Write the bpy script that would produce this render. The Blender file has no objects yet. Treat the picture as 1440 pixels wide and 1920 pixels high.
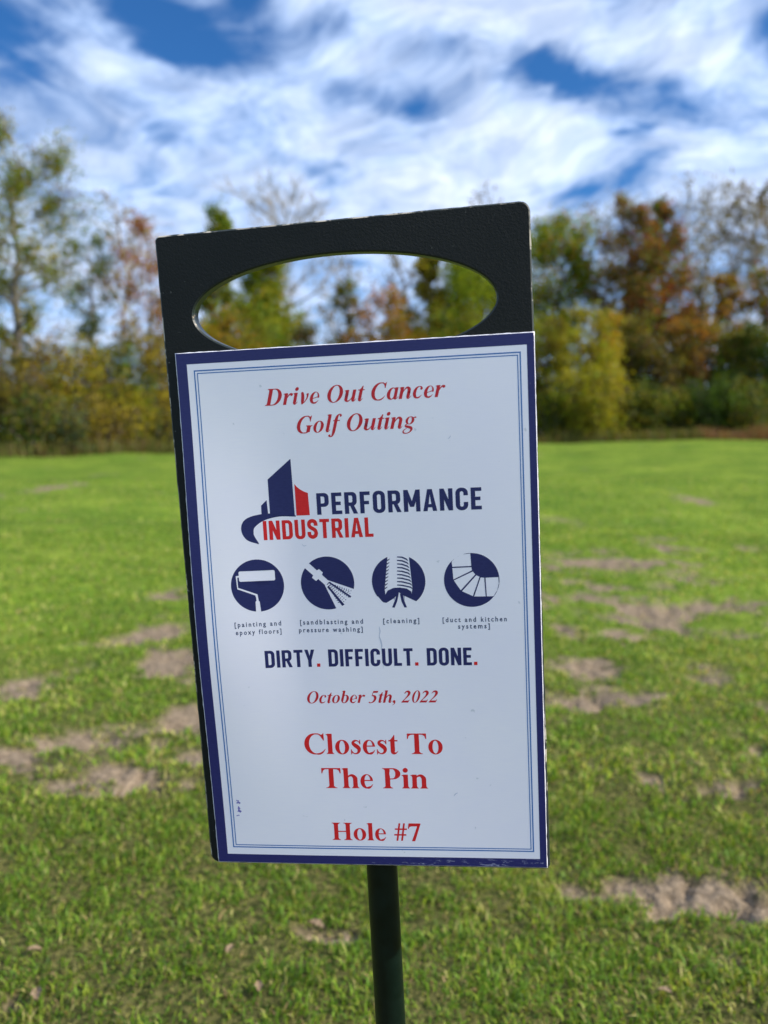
import bpy, math, random
import numpy as np
from mathutils import Matrix, Vector
from mathutils.geometry import delaunay_2d_cdt

R = math.radians
sc = bpy.context.scene
COL = sc.collection

# ------------------------------------------------------------------ camera
CAM_H = 1.05
PITCH = 5.9                      # degrees below the horizon
cam_d = bpy.data.cameras.new('camera')
cam = bpy.data.objects.new('camera', cam_d); COL.objects.link(cam)
cam_d.sensor_fit = 'VERTICAL'; cam_d.sensor_height = 24.0; cam_d.lens = 24.0 * 1500 / 1920
cam_d.clip_start = 0.05; cam_d.clip_end = 9000
cam.location = (0, 0, CAM_H)
cam.rotation_euler = (R(90 - PITCH), 0, 0)
cam_d.dof.use_dof = True
cam_d.dof.focus_distance = 0.665
cam_d.dof.aperture_fstop = 3.2
cam_d.dof.aperture_blades = 0
sc.camera = cam

# ------------------------------------------------------------------ exposure
sc.view_settings.view_transform = 'Standard'
sc.view_settings.look = 'None'
sc.view_settings.gamma = 1.0
sc.view_settings.use_curve_mapping = False
sc.view_settings.exposure = 0.42
sc.render.engine = 'CYCLES'
sc.cycles.max_bounces = 6
sc.cycles.transparent_max_bounces = 6
sc.cycles.use_denoising = True

# ------------------------------------------------------------------ sun
SUN_EL, SUN_AZ = 38.0, 104.5       # azimuth clockwise from +Y (the view direction)
sd = Vector((math.sin(R(SUN_AZ)) * math.cos(R(SUN_EL)), math.cos(R(SUN_AZ)) * math.cos(R(SUN_EL)), math.sin(R(SUN_EL))))
sun_d = bpy.data.lights.new('sun', 'SUN'); sun = bpy.data.objects.new('sun', sun_d); COL.objects.link(sun)
sun_d.energy = 4.6; sun_d.angle = R(0.6); sun_d.color = (1.0, 0.93, 0.80)
sun.rotation_euler = (-sd).to_track_quat('-Z', 'Y').to_euler()

# ------------------------------------------------------------------ world: Nishita sky with broken cloud
world = bpy.data.worlds.new('World'); sc.world = world; world.use_nodes = True
wn, wl = world.node_tree.nodes, world.node_tree.links
wn.clear()
class NG:
    """small helper to write node maths"""
    def __init__(s, tree): s.n = tree.nodes; s.l = tree.links
    def put(s, inp, v):
        if isinstance(v, bpy.types.NodeSocket): s.l.new(v, inp)
        elif v is not None: inp.default_value = v
    def m(s, op, a, b=None, c=None, clamp=False):
        n = s.n.new('ShaderNodeMath'); n.operation = op; n.use_clamp = clamp
        s.put(n.inputs[0], a)
        if b is not None: s.put(n.inputs[1], b)
        if c is not None: s.put(n.inputs[2], c)
        return n.outputs[0]
    def v(s, op, a, b=None, scale=None):
        n = s.n.new('ShaderNodeVectorMath'); n.operation = op
        s.put(n.inputs[0], a)
        if b is not None: s.put(n.inputs[1], b)
        if scale is not None: s.put(n.inputs['Scale'], scale)
        return n.outputs['Value'] if op in ('LENGTH', 'DISTANCE', 'DOT_PRODUCT') else n.outputs[0]
    def xyz(s, x, y, z):
        n = s.n.new('ShaderNodeCombineXYZ'); s.put(n.inputs[0], x); s.put(n.inputs[1], y); s.put(n.inputs[2], z); return n.outputs[0]
    def sep(s, a):
        n = s.n.new('ShaderNodeSeparateXYZ'); s.put(n.inputs[0], a); return n.outputs
    def noise(s, vec, scale, detail=4, rough=0.5, dist=0.0, out='Fac', lac=2.0):
        n = s.n.new('ShaderNodeTexNoise'); s.put(n.inputs['Vector'], vec)
        n.inputs['Scale'].default_value = scale; n.inputs['Detail'].default_value = detail
        n.inputs['Roughness'].default_value = rough; n.inputs['Distortion'].default_value = dist
        n.inputs['Lacunarity'].default_value = lac
        return n.outputs[out]
    def ss(s, v, a, b, c=0.0, d=1.0, smooth=True):
        n = s.n.new('ShaderNodeMapRange'); n.interpolation_type = 'SMOOTHSTEP' if smooth else 'LINEAR'
        s.put(n.inputs['Value'], v)
        for k, x in zip(('From Min', 'From Max', 'To Min', 'To Max'), (a, b, c, d)): n.inputs[k].default_value = x
        return n.outputs['Result']
    def mix(s, f, a, b, mode='MIX'):
        n = s.n.new('ShaderNodeMix'); n.data_type = 'RGBA'; n.blend_type = mode; n.clamp_factor = True
        s.put(n.inputs['Factor'], f)
        for i, x in ((6, a), (7, b)):
            s.put(n.inputs[i], x if isinstance(x, bpy.types.NodeSocket) else tuple(x) + (1,) if len(x) == 3 else x)
        return n.outputs[2]
W = NG(world.node_tree)
tc = wn.new('ShaderNodeTexCoord').outputs['Generated']
dirn = W.v('NORMALIZE', tc)
dx, dy, dz = W.sep(dirn)
sky = wn.new('ShaderNodeTexSky'); sky.sky_type = 'NISHITA'; sky.sun_disc = False
sky.sun_elevation = R(SUN_EL); sky.sun_rotation = R(SUN_AZ); sky.altitude = 200
sky.air_density = 1.0; sky.dust_density = 0.6; sky.ozone_density = 2.2
blue = W.mix(1.0, sky.outputs[0], (0.20, 0.50, 0.82), 'MULTIPLY')
# cloud layer: a flat sheet seen in perspective, drawn out along one wind direction
zz = W.m('ADD', W.m('MAXIMUM', dz, 0.0), 0.16)
cx, cy = W.m('DIVIDE', dx, zz), W.m('DIVIDE', dy, zz)
plane = W.xyz(W.m('ADD', W.m('MULTIPLY', cx, 0.95), W.m('MULTIPLY', cy, -0.32)), W.m('ADD', W.m('MULTIPLY', cx, 0.30), W.m('MULTIPLY', cy, 0.62)), 3.7)
warp = W.v('SCALE', W.v('SUBTRACT', W.noise(plane, 1.6, 3, out='Color'), (0.5, 0.5, 0.5)), scale=0.55)
pw = W.v('ADD', plane, warp)
big = W.noise(pw, 1.15, 2, 0.5)
mid = W.noise(pw, 3.1, 6, 0.60)
fin = W.noise(pw, 9.0, 6, 0.62)
dens = W.m('ADD', W.m('ADD', W.m('MULTIPLY', big, 0.34), W.m('MULTIPLY', mid, 0.46)), W.m('MULTIPLY', fin, 0.30))
streak = W.noise(W.v('MULTIPLY', pw, (3.0, 9.5, 1.0)), 1.6, 6, 0.66)
dens = W.m('ADD', dens, W.m('MULTIPLY', W.m('SUBTRACT', streak, 0.48), 0.30))
# openings and banks at fixed bearings (u = tan of azimuth, v = tan of elevation)
ys = W.m('MAXIMUM', dy, 0.05)
uw = W.m('ADD', W.m('DIVIDE', dx, ys), W.m('MULTIPLY', W.m('SUBTRACT', W.noise(pw, 3.0, 4, 0.6), 0.5), 0.16))
vw = W.m('ADD', W.m('DIVIDE', dz, ys), W.m('MULTIPLY', W.m('SUBTRACT', W.noise(W.v('ADD', pw, (7.0, 3.0, 1.0)), 3.6, 4, 0.6), 0.5), 0.12))
def spot(px, py, rx, ry, tilt, amp):
    u0, v0 = (px - 720) / 1500, (805 - py) / 1500
    ca, sa = math.cos(R(tilt)), math.sin(R(tilt))
    du, dv = W.m('SUBTRACT', uw, u0), W.m('SUBTRACT', vw, v0)
    a = W.m('DIVIDE', W.m('ADD', W.m('MULTIPLY', du, ca), W.m('MULTIPLY', dv, sa)), rx / 1500)
    b = W.m('DIVIDE', W.m('SUBTRACT', W.m('MULTIPLY', dv, ca), W.m('MULTIPLY', du, sa)), ry / 1500)
    q = W.m('ADD', W.m('MULTIPLY', a, a), W.m('MULTIPLY', b, b))
    g = W.m('EXPONENT', W.m('MULTIPLY', q, -1.0))
    return W.m('MULTIPLY', g, amp)
SPOTS = [(1045, 175, 110, 42, -6, -0.36), (350, 85, 150, 50, -22, -0.34), (60, 95, 130, 60, -25, -0.34), (505, 20, 60, 50, -20, -0.28),
         (1440, 105, 60, 60, 0, -0.30), (1100, 0, 70, 30, 0, -0.25), (690, 200, 130, 34, -18, -0.10), (600, 100, 110, 45, 0, -0.10),
         (300, 230, 90, 35, -20, -0.13), (1180, 350, 60, 22, 10, -0.22), (1040, 375, 45, 18, 0, -0.22), (1150, 285, 40, 14, 10, -0.16),
         (620, 350, 45, 18, -20, -0.15), (1300, 220, 80, 40, 0, -0.10), (800, 130, 60, 25, 0, -0.12),
         (752, 224, 40, 20, -10, -0.14), (1240, 190, 40, 16, 20, -.14), (180, 130, 120, 40, -28, 0.10), (330, 330, 320, 110, -10, 0.08), (900, 330, 240, 90, 0, 0.07), (850, 60, 260, 60, -10, 0.15),
         (1280, 120, 110, 70, 0, 0.15), (650, 150, 60, 30, 0, 0.08)]
for s in SPOTS: dens = W.m('ADD', dens, spot(*s))
lift = W.ss(dz, 0.0, 0.22, 0.04, 0.0)
dens = W.m('ADD', dens, lift)
cover = W.ss(dens, 0.34, 0.66)
thick = W.ss(dens, 0.50, 0.86)
shade = W.m('ADD', W.m('MULTIPLY', W.ss(W.noise(W.v('ADD', pw, (0.12, 0.22, 5.0)), 4.2, 7, 0.68), 0.40, 0.60), 0.6), W.m('MULTIPLY', W.ss(streak, 0.42, 0.60, 1.0, 0.0), 0.4))
c_lit = W.mix(thick, (3.9, 5.2, 7.7), (6.6, 7.1, 8.3))
c_col = W.mix(W.m('MULTIPLY', shade, 0.85), c_lit, (3.1, 3.9, 5.5))
near_sun = W.m('POWER', W.m('MAXIMUM', W.v('DOT_PRODUCT', dirn, tuple(sd)), 0.0), 3.0)
c_col = W.mix(W.m('MULTIPLY', near_sun, 0.7), c_col, (8.2, 8.3, 8.5))
c_col = W.mix(W.ss(dz, 0.02, 0.26, 0.62, 0.0), c_col, (3.9, 5.1, 7.3))
skyc = W.mix(W.m('MULTIPLY', cover, 0.96), blue, c_col)
bg = wn.new('ShaderNodeBackground'); bg.inputs['Strength'].default_value = 0.128
wl.new(skyc, bg.inputs['Color'])
wo = wn.new('ShaderNodeOutputWorld'); wl.new(bg.outputs[0], wo.inputs['Surface'])

# ------------------------------------------------------------------ helpers
def new_mat(name):
    m = bpy.data.materials.new(name); m.use_nodes = True
    g = NG(m.node_tree); b = g.n['Principled BSDF']
    return m, g, b

def mesh_np(name, verts, faces, mat=None, parent=None, smooth=False, col=None, k=None):
    """faces: (n,k) int array, or list of tuples"""
    me = bpy.data.meshes.new(name)
    if isinstance(faces, np.ndarray):
        n, k = faces.shape
        me.vertices.add(len(verts)); me.vertices.foreach_set('co', np.asarray(verts, np.float32).ravel())
        me.loops.add(n * k); me.loops.foreach_set('vertex_index', faces.astype(np.int32).ravel())
        me.polygons.add(n); me.polygons.foreach_set('loop_start', np.arange(0, n * k, k, dtype=np.int32))
        me.polygons.foreach_set('loop_total', np.full(n, k, np.int32))
        me.update(calc_edges=True)
    else:
        me.from_pydata([tuple(v) for v in verts], [], faces); me.update()
    if mat is not None: me.materials.append(mat)
    if smooth: me.polygons.foreach_set('use_smooth', np.ones(len(me.polygons), bool))
    if col is not None:
        a = me.color_attributes.new('tint', 'FLOAT_COLOR', 'POINT')
        a.data.foreach_set('color', np.c_[col, np.ones(len(col))].astype(np.float32).ravel())
    o = bpy.data.objects.new(name, me); COL.objects.link(o)
    if parent is not None: o.parent = parent
    return o

def tag(o, label=None, cat=None, group=None, kind=None):
    if label: o['label'] = label
    if cat: o['category'] = cat
    if group: o['group'] = group
    if kind: o['kind'] = kind
    return o

def empty(name, loc):
    o = bpy.data.objects.new(name, None); COL.objects.link(o); o.location = loc; o.empty_display_size = 0.2
    return o

def _h(ix, iy, s):
    n = (ix.astype(np.int64) * 374761393 + iy.astype(np.int64) * 668265263 + s * 1442695041) & 0xffffffff
    n = ((n ^ (n >> 13)) * 1274126177) & 0xffffffff
    n = (n ^ (n >> 16)) & 0xffffff
    return n / float(0xffffff)
def vnoise(x, y, s=0):
    ix, iy = np.floor(x), np.floor(y); fx, fy = x - ix, y - iy
    fx, fy = fx * fx * (3 - 2 * fx), fy * fy * (3 - 2 * fy)
    a, b, c, d = _h(ix, iy, s), _h(ix + 1, iy, s), _h(ix, iy + 1, s), _h(ix + 1, iy + 1, s)
    return (a * (1 - fx) + b * fx) * (1 - fy) + (c * (1 - fx) + d * fx) * fy
def fbm(x, y, s=0, o=4):
    r = 0; a = .5; t = 0
    for i in range(o): r = r + a * vnoise(x * 2 ** i, y * 2 ** i, s + i * 17); t += a; a *= .5
    return r / t

# ------------------------------------------------------------------ ground
def g2w(px, py):
    """where the line of sight at a photo pixel meets the flat lawn"""
    x, y = (px - 720) / 1500, -(py - 960) / 1500
    c, s = math.cos(R(PITCH)), math.sin(R(PITCH))
    d = (x, c + y * s, -s + y * c)
    t = CAM_H / -d[2]
    return d[0] * t, d[1] * t, t
# bare sandy patches of the worn lawn: photo x, y, width, height
PATCH = [(55, 1272, 150, 62), (300, 1182, 130, 50), (150, 1203, 90, 20), (325, 1243, 100, 34), (345, 1340, 90, 55), (120, 1385, 250, 34),
         (30, 1412, 110, 40), (60, 1450, 190, 54), (215, 1458, 190, 60), (365, 1425, 80, 40), (1290, 1678, 270, 66), (1400, 1694, 160, 50), (1220, 1664, 150, 44), (1225, 1470, 80, 60),
         (1115, 1308, 190, 74), (1200, 1305, 90, 40), (1125, 1106, 120, 40), (1150, 1052, 220, 40), (1060, 1042, 110, 24), (1250, 1140, 200, 50), (1330, 1128, 170, 26),
         (1040, 1068, 70, 26), (1055, 1172, 90, 40), (1090, 1243, 130, 46), (1230, 1022, 110, 34), (1062, 972, 60, 20), (1112, 1438, 60, 30), (1415, 1410, 90, 44),
         (1430, 1330, 60, 26), (1340, 1247, 100, 20), (600, 1745, 100, 26), (30, 1852, 46, 30), (320, 1112, 70, 18), (90, 915, 60, 16), (480, 1240, 180, 50), (620, 1120, 200, 40),
         (800, 1210, 220, 46), (560, 1400, 200, 60), (850, 1380, 200, 50), (1300, 935, 60, 12), (1560, 1160, 200, 40), (1600, 1500, 220, 60), (-120, 1330, 160, 50),
         (1290, 1080, 120, 24), (1180, 1185, 110, 26), (985, 1120, 80, 22), (1010, 1290, 60, 24), (230, 1300, 60, 16), (260, 1370, 90, 18), (1375, 1480, 120, 24), (1280, 1430, 70, 16)]
PW = []
for (a, b, w, h) in PATCH:
    x, y, t = g2w(a, b); y0 = g2w(a, b + h / 2)[1]; y1 = g2w(a, b - h / 2)[1]
    PW.append((x, y, w / 1500 * t / 2, max((y1 - y0) / 2, 0.03), (.26) if (b > 1600 and w >= 150) else (.12 if w >= 150 else 0.0)))
def bare(x, y):
    """0..1 how bare the lawn is"""
    n = fbm(x * 3.2, y * 6.5, 5, 5) - .5
    n2 = fbm(x * 16, y * 26, 9, 3) - .5
    best = np.full(x.shape, -9.0)
    for (a, b, rx, ry, ex_) in PW:
        d = 1 + ex_ - np.sqrt(((x - a) / rx) ** 2 + ((y - b) / ry) ** 2)
        best = np.maximum(best, d)
    v = best * 0.85 + n * 2.5 + n2 * 1.9 - .02
    v = np.where(best > -0.75, v, -1)
    s = fbm(x * 2.2, y * 1.5, 31, 4)      # a little thin turf elsewhere
    return np.clip(np.maximum((v + 0.02) / 0.42, (s - 0.76) * 7), 0, 1)
def height(x, y):
    r = np.hypot(x, y)
    z = (fbm(x * .45, y * .45, 41, 3) - .5) * .10 * np.clip(r / 4, .3, 2.0)
    z += (fbm(x * 1.3, y * 3.0, 43, 3) - .5) * .075
    z += (fbm(x * 8, y * 8, 47, 2) - .5) * .012
    z += np.clip((r - 14) / 30, 0, 1) ** 1.5 * (fbm(x * .06, y * .06, 53, 2) - .35) * .5
    z += np.clip((y - 12) / 28, 0, 1) ** 1.3 * (.16 + .16 * np.clip(x / 9, -.6, 1))
    return z
def soil_relief(x, y, bv):
    cells = np.minimum(fbm(x * 30, y * 30, 61, 2), 0.62)
    pit = np.clip((fbm(x * 19, y * 16, 71, 2) - .56) * 6, 0, 1)
    return bv * (-0.014 + (cells - .5) * .026 - pit * .022)

ang = np.concatenate([np.linspace(-180, -42, 26)[:-1], np.linspace(-42, 42, 330), np.linspace(42, 180, 26)[1:]])
ang = np.radians(ang[:-1])
rad = np.concatenate([np.geomspace(.12, 1.0, 14)[:-1], np.geomspace(1.0, 60, 430), np.geomspace(60, 6500, 26)[1:]])
AA, RR = np.meshgrid(ang, rad)
gx, gy = np.sin(AA) * RR, np.cos(AA) * RR
bv = np.where(RR < 60, bare(gx, gy), 0.0)
gz = np.where(RR < 900, height(gx, gy), 0) * np.clip((700 - RR) / 400, 0, 1) + np.where(RR < 12, soil_relief(gx, gy, bv), 0)
nr, na = AA.shape
gverts = np.stack([gx, gy, gz], -1).reshape(-1, 3)
i = np.arange(nr - 1)[:, None] * na; j = np.arange(na)[None, :]; j2 = (j + 1) % na
gf = np.stack([i + j, i + j2, i + na + j2, i + na + j], -1).reshape(-1, 4)[:, ::-1]
cv = len(gverts); gverts = np.vstack([gverts, [[0, 0, float(gz[0].mean())]]])
mg, g, b = new_mat('lawn_ground')
at = g.n.new('ShaderNodeAttribute'); at.attribute_name = 'tint'
ar, ag_, ab = g.sep(at.outputs['Vector'])
pos = g.n.new('ShaderNodeNewGeometry').outputs['Position']
px_, py_, _ = g.sep(pos)
n1 = g.noise(pos, .55, 5, .6); n2 = g.noise(pos, 6, 5, .65); n3 = g.noise(pos, 60, 3, .6); n4 = g.noise(pos, 2.1, 4, .6)
gr = g.mix(g.ss(n1, .32, .68), (0.110, 0.185, 0.024), (0.200, 0.270, 0.036))
gr = g.mix(g.ss(n2, .38, .68, 0, .55), gr, (0.060, 0.115, 0.012))
gr = g.mix(g.ss(n4, .55, .72, 0, .40), gr, (0.26, 0.27, 0.07))
band = g.noise(g.v('MULTIPLY', pos, (.35, 1.5, 1)), 1.0, 4, .6)
gr = g.mix(g.ss(band, .48, .66, 0, .55), gr, (0.075, 0.120, 0.020))
so = g.mix(g.ss(n3, .3, .7), (0.150, 0.112, 0.078), (0.310, 0.240, 0.170))
so = g.mix(g.ss(n2, .45, .7, 0, .6), so, (0.165, 0.130, 0.090))
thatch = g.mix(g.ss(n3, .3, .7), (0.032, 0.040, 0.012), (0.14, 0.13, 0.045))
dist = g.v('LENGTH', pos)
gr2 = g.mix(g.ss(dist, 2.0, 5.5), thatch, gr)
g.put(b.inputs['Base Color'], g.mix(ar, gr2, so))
b.inputs['Roughness'].default_value = 1.0; b.inputs['Specular IOR Level'].default_value = 0.03
bump = g.n.new('ShaderNodeBump'); bump.inputs['Strength'].default_value = 0.8; bump.inputs['Distance'].default_value = 0.02
g.put(bump.inputs['Height'], g.m('ADD', n3, g.m('MULTIPLY', n2, 1.4))); g.l.new(bump.outputs[0], b.inputs['Normal'])
bcol = np.zeros((len(gverts), 3)); bcol[:-1, 0] = bv.ravel()
ground = mesh_np('ground', gverts, gf, mg, smooth=True, col=bcol)
# close the small hole under the camera
cap = mesh_np('ground_centre', gverts[list(range(na)) + [cv]], [(k, na, (k + 1) % na) for k in range(na)][::1], mg)
cm = bpy.data.meshes[ground.data.name]
bpy.data.objects.remove(cap)
import bmesh
bm = bmesh.new(); bm.from_mesh(cm); bm.verts.ensure_lookup_table()
for k in range(na): bm.faces.new((bm.verts[cv], bm.verts[k], bm.verts[(k + 1) % na]))
bmesh.ops.recalc_face_normals(bm, faces=bm.faces[:]) ; bm.to_mesh(cm); bm.free()
if cm.polygons[len(cm.polygons) // 2].normal.z < 0: cm.flip_normals()
tag(ground, 'worn green golf lawn with bare sandy patches running to the trees', kind='structure')

# ------------------------------------------------------------------ grass
def leaf_mat(name, transl=0.45, rough=0.6, spec=0.25):
    m = bpy.data.materials.new(name); m.use_nodes = True
    g = NG(m.node_tree); b = g.n['Principled BSDF']; out = g.n['Material Output']
    at = g.n.new('ShaderNodeAttribute'); at.attribute_name = 'tint'
    g.l.new(at.outputs['Color'], b.inputs['Base Color'])
    b.inputs['Roughness'].default_value = rough; b.inputs['Specular IOR Level'].default_value = spec
    tr = g.n.new('ShaderNodeBsdfTranslucent')
    hs = g.n.new('ShaderNodeMix'); hs.data_type = 'RGBA'; hs.blend_type = 'MULTIPLY'; hs.inputs[0].default_value = 1
    g.l.new(at.outputs['Color'], hs.inputs[6]); hs.inputs[7].default_value = (1.25, 1.15, .55, 1)
    g.l.new(hs.outputs[2], tr.inputs['Color'])
    mx = g.n.new('ShaderNodeMixShader'); mx.inputs[0].default_value = transl
    g.l.new(b.outputs[0], mx.inputs[1]); g.l.new(tr.outputs[0], mx.inputs[2]); g.l.new(mx.outputs[0], out.inputs['Surface'])
    return m
M_GRASS = leaf_mat('grass_blade', .40, .55, .3)
rng = np.random.default_rng(7)
GC = np.array([(0.122, 0.245, 0.018), (0.195, 0.335, 0.026), (0.068, 0.150, 0.016), (0.345, 0.430, 0.050), (0.50, 0.46, 0.16), (0.40, 0.28, 0.13)])
def blades(r0, r1, dens, L, wd, half):
    area = math.radians(half) * (r1 * r1 - r0 * r0)
    n = int(area * dens)
    r = np.sqrt(rng.uniform(r0 * r0, r1 * r1, n)); a = np.radians(rng.uniform(-half, half, n))
    x, y = np.sin(a) * r, np.cos(a) * r
    bb = bare(x, y); clump = fbm(x * 14, y * 14, 83, 3)
    keep = (rng.random(n) > bb * 1.02) & (rng.random(n) < .14 + 2.6 * clump ** 2.1)
    x, y, bb, clump = x[keep], y[keep], bb[keep], clump[keep]; n = len(x)
    z = height(x, y) + soil_relief(x, y, bb) - .003
    th = fbm(x * 5, y * 5, 91, 2) * 12 + rng.normal(0, 1.9, n)          # tufts lean together
    lean = rng.uniform(.35, 1.7, n)
    l = L * rng.uniform(.45, 1.25, n) * (.35 + 1.5 * clump)
    l *= 1 - .45 * bb
    d = np.stack([np.cos(th), np.sin(th), np.zeros(n)], -1)
    ph = rng.uniform(0, 2 * np.pi, n)
    s = np.stack([np.cos(ph), np.sin(ph), np.zeros(n)], -1) * (wd * rng.uniform(.6, 1.3, n))[:, None] / 2
    P = np.stack([x, y, z], -1); up = np.array([0, 0, 1.0])
    p1 = P + (up * .55 * np.cos(lean * .5)[:, None] + d * .45 * np.sin(lean * .5)[:, None]) * l[:, None]
    p2 = p1 + (up * .45 * np.cos(lean * 1.35)[:, None] + d * .50 * np.sin(lean * 1.3)[:, None]) * l[:, None]
    V = np.stack([P - s, P + s, p1 + s * .8, p1 - s * .8, p2 - s*.12, p2+s*.12], 1).reshape(-1, 3)
    k = np.arange(n)[:, None] * 6
    F = np.concatenate([k + [0, 1, 2, 3], k + [3, 2, 5, 4]], 0)
    pr = np.array([.29, .28, .15, .17, .07, .04]); ci = rng.choice(6, n, p=pr)
    yel = (fbm(x * 3, y * 3, 97, 3) > .56) & (rng.random(n) < .35); ci[yel] = rng.choice([3, 4], yel.sum())
    ci[(bb > .35) & (rng.random(n) < .5)] = 4
    c = GC[ci] * rng.uniform(.6, 1.25, (n, 1)) * (1.0 if r0 < 2 else 1.12)
    return V, F, np.repeat(c, 6, 0)
parts = [blades(.85, 2.3, 27000, .024, .0036, 46), blades(2.3, 4.5, 9500, .027, .0056, 42), blades(4.5, 9, 2300, .025, .010, 38), blades(9, 18, 200, .025, .022, 36)]
off = 0; VV = []; FF = []; CC = []
for (v, f, c) in parts: VV.append(v); FF.append(f + off); CC.append(c); off += len(v)
grass = mesh_np('grass', np.concatenate(VV), np.concatenate(FF), M_GRASS, col=np.concatenate(CC))
tag(grass, 'short tufted lawn grass with yellowed blades between the bare patches', 'grass', kind='stuff')

# ------------------------------------------------------------------ trees and shrubs
def bark(name, a, bcol):
    m, g, b = new_mat(name)
    p = g.n.new('ShaderNodeTexCoord').outputs['Object']
    n = g.noise(g.v('MULTIPLY', p, (6, 6, 1.2)), 2, 5, .6)
    g.put(b.inputs['Base Color'], g.mix(g.ss(n, .3, .7), a, bcol)); b.inputs['Roughness'].default_value = .9
    bp = g.n.new('ShaderNodeBump'); bp.inputs['Strength'].default_value = .6; g.put(bp.inputs['Height'], n); g.l.new(bp.outputs[0], b.inputs['Normal'])
    return m
M_BARK = bark('grey_bark', (.10, .085, .07), (.22, .19, .16))
M_BARK_D = bark('dark_bark', (.045, .038, .03), (.11, .09, .07))
M_BARK_P = bark('pale_bark', (.26, .23, .20), (.42, .38, .34))
M_LEAF = leaf_mat('tree_leaf', .42, .6, .2)

def tubes(segs, sides=5):
    """segs: list of (p0, p1, r0, r1) -> verts, quads"""
    p0 = np.array([s[0] for s in segs]); p1 = np.array([s[1] for s in segs])
    r0 = np.array([s[2] for s in segs]); r1 = np.array([s[3] for s in segs])
    d = p1 - p0; d /= np.linalg.norm(d, axis=1)[:, None] + 1e-9
    a = np.cross(d, [0.31, 0.95, 0.05]); a /= np.linalg.norm(a, axis=1)[:, None] + 1e-9
    c = np.cross(d, a); n = len(segs)
    t = np.arange(sides) * 2 * np.pi / sides
    ring = np.cos(t)[None, :, None] * a[:, None] + np.sin(t)[None, :, None] * c[:, None]
    V = np.concatenate([p0[:, None] + ring * r0[:, None, None], p1[:, None] + ring * r1[:, None, None]], 1).reshape(-1, 3)
    k = np.arange(n)[:, None, None] * 2 * sides; i = np.arange(sides); j = (i + 1) % sides
    F = (k + np.stack([i, j, j + sides, i + sides], -1)[None]).reshape(-1, 4)
    return V, F

def skeleton(rs, H, wid, low, up=0.55, nb=16, twig=3, lean=(0, 0), tr=None, prof=None):
    segs = []; tips = []
    N = 9; pts = [np.zeros(3)]
    for i in range(1, N + 1):
        f = i / N
        pts.append(np.array([lean[0] * f + rs.normal(0, .012) * H, lean[1] * f + rs.normal(0, .012) * H, H * .95 * f]))
    tr = tr or H * .016
    for i in range(N): segs.append((pts[i], pts[i + 1], tr * (1 - i / N) ** .8 + .02, tr * (1 - (i + 1) / N) ** .8 + .015))
    for q in range(nb):
        f = low + (1 - low) * (q + rs.uniform(0, 1)) / nb * .97
        k = min(int(f * N), N - 1); p = pts[k] + (pts[k + 1] - pts[k]) * (f * N - k)
        az = q * 2.4 + rs.uniform(-.5, .5)
        w = prof((f - low) / (1 - low)) if prof else math.sin(math.pi * min(1, .18 + .82 * (1 - (f - low) / (1 - low)))) ** .8
        L = max(.25, wid * w * rs.uniform(.65, 1.15))
        d = np.array([math.cos(az), math.sin(az), up * rs.uniform(.6, 1.5)]); d /= np.linalg.norm(d)
        r = tr * (1 - f) ** .7 * .45 + .02; cur = p; S = 4
        for s in range(S):
            nx = cur + d * L / S; segs.append((cur, nx, r * (1 - s / S) + .008, r * (1 - (s + 1) / S) + .006))
            if s >= 1:
                tips.append((nx, L * .16, f))
                for _ in range(twig):
                    e = d + rs.normal(0, .55, 3); e[2] += .25; e /= np.linalg.norm(e)
                    tl = L * rs.uniform(.18, .42); t1 = nx + e * tl
                    segs.append((nx, t1, r * .35 + .004, .004)); tips.append((t1, L * .12, f)); tips.append((nx + e * tl * .5, L * .10, f))
                    if twig > 3:
                        for _ in range(2):
                            e2 = e + rs.normal(0, .5, 3); e2[2] += .3; e2 /= np.linalg.norm(e2)
                            segs.append((t1 - e * tl * .4, t1 + e2 * tl * .7, .010, .003)); tips.append((t1 + e2 * tl * .7, L * .08, f))
            d = d + rs.normal(0, .16, 3); d[2] += .10; d /= np.linalg.norm(d); cur = nx
    tips.append((pts[-1], wid * .1, 1.0))
    # bring the grown tree back to its intended height and spread
    c = np.array([t[0] for t in tips]); kz = H * .97 / c[:, 2].max()
    kx = min(1.6, max(.5, wid * .93 / (np.percentile(np.abs(c[:, 0] - lean[0] * .5), 96) + 1e-6)))
    k3 = np.array([kx, kx, kz]); m_ = (kx + kz) / 2
    th = 1.6 if twig > 3 else 1.0
    segs = [(a * k3, b_ * k3, r0_ * (th if r0_ < .06 else 1.2), r1_ * (th if r1_ < .06 else 1.2)) for a, b_, r0_, r1_ in segs]; tips = [(a * k3, q * m_, f) for a, q, f in tips]
    return segs, tips

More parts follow.
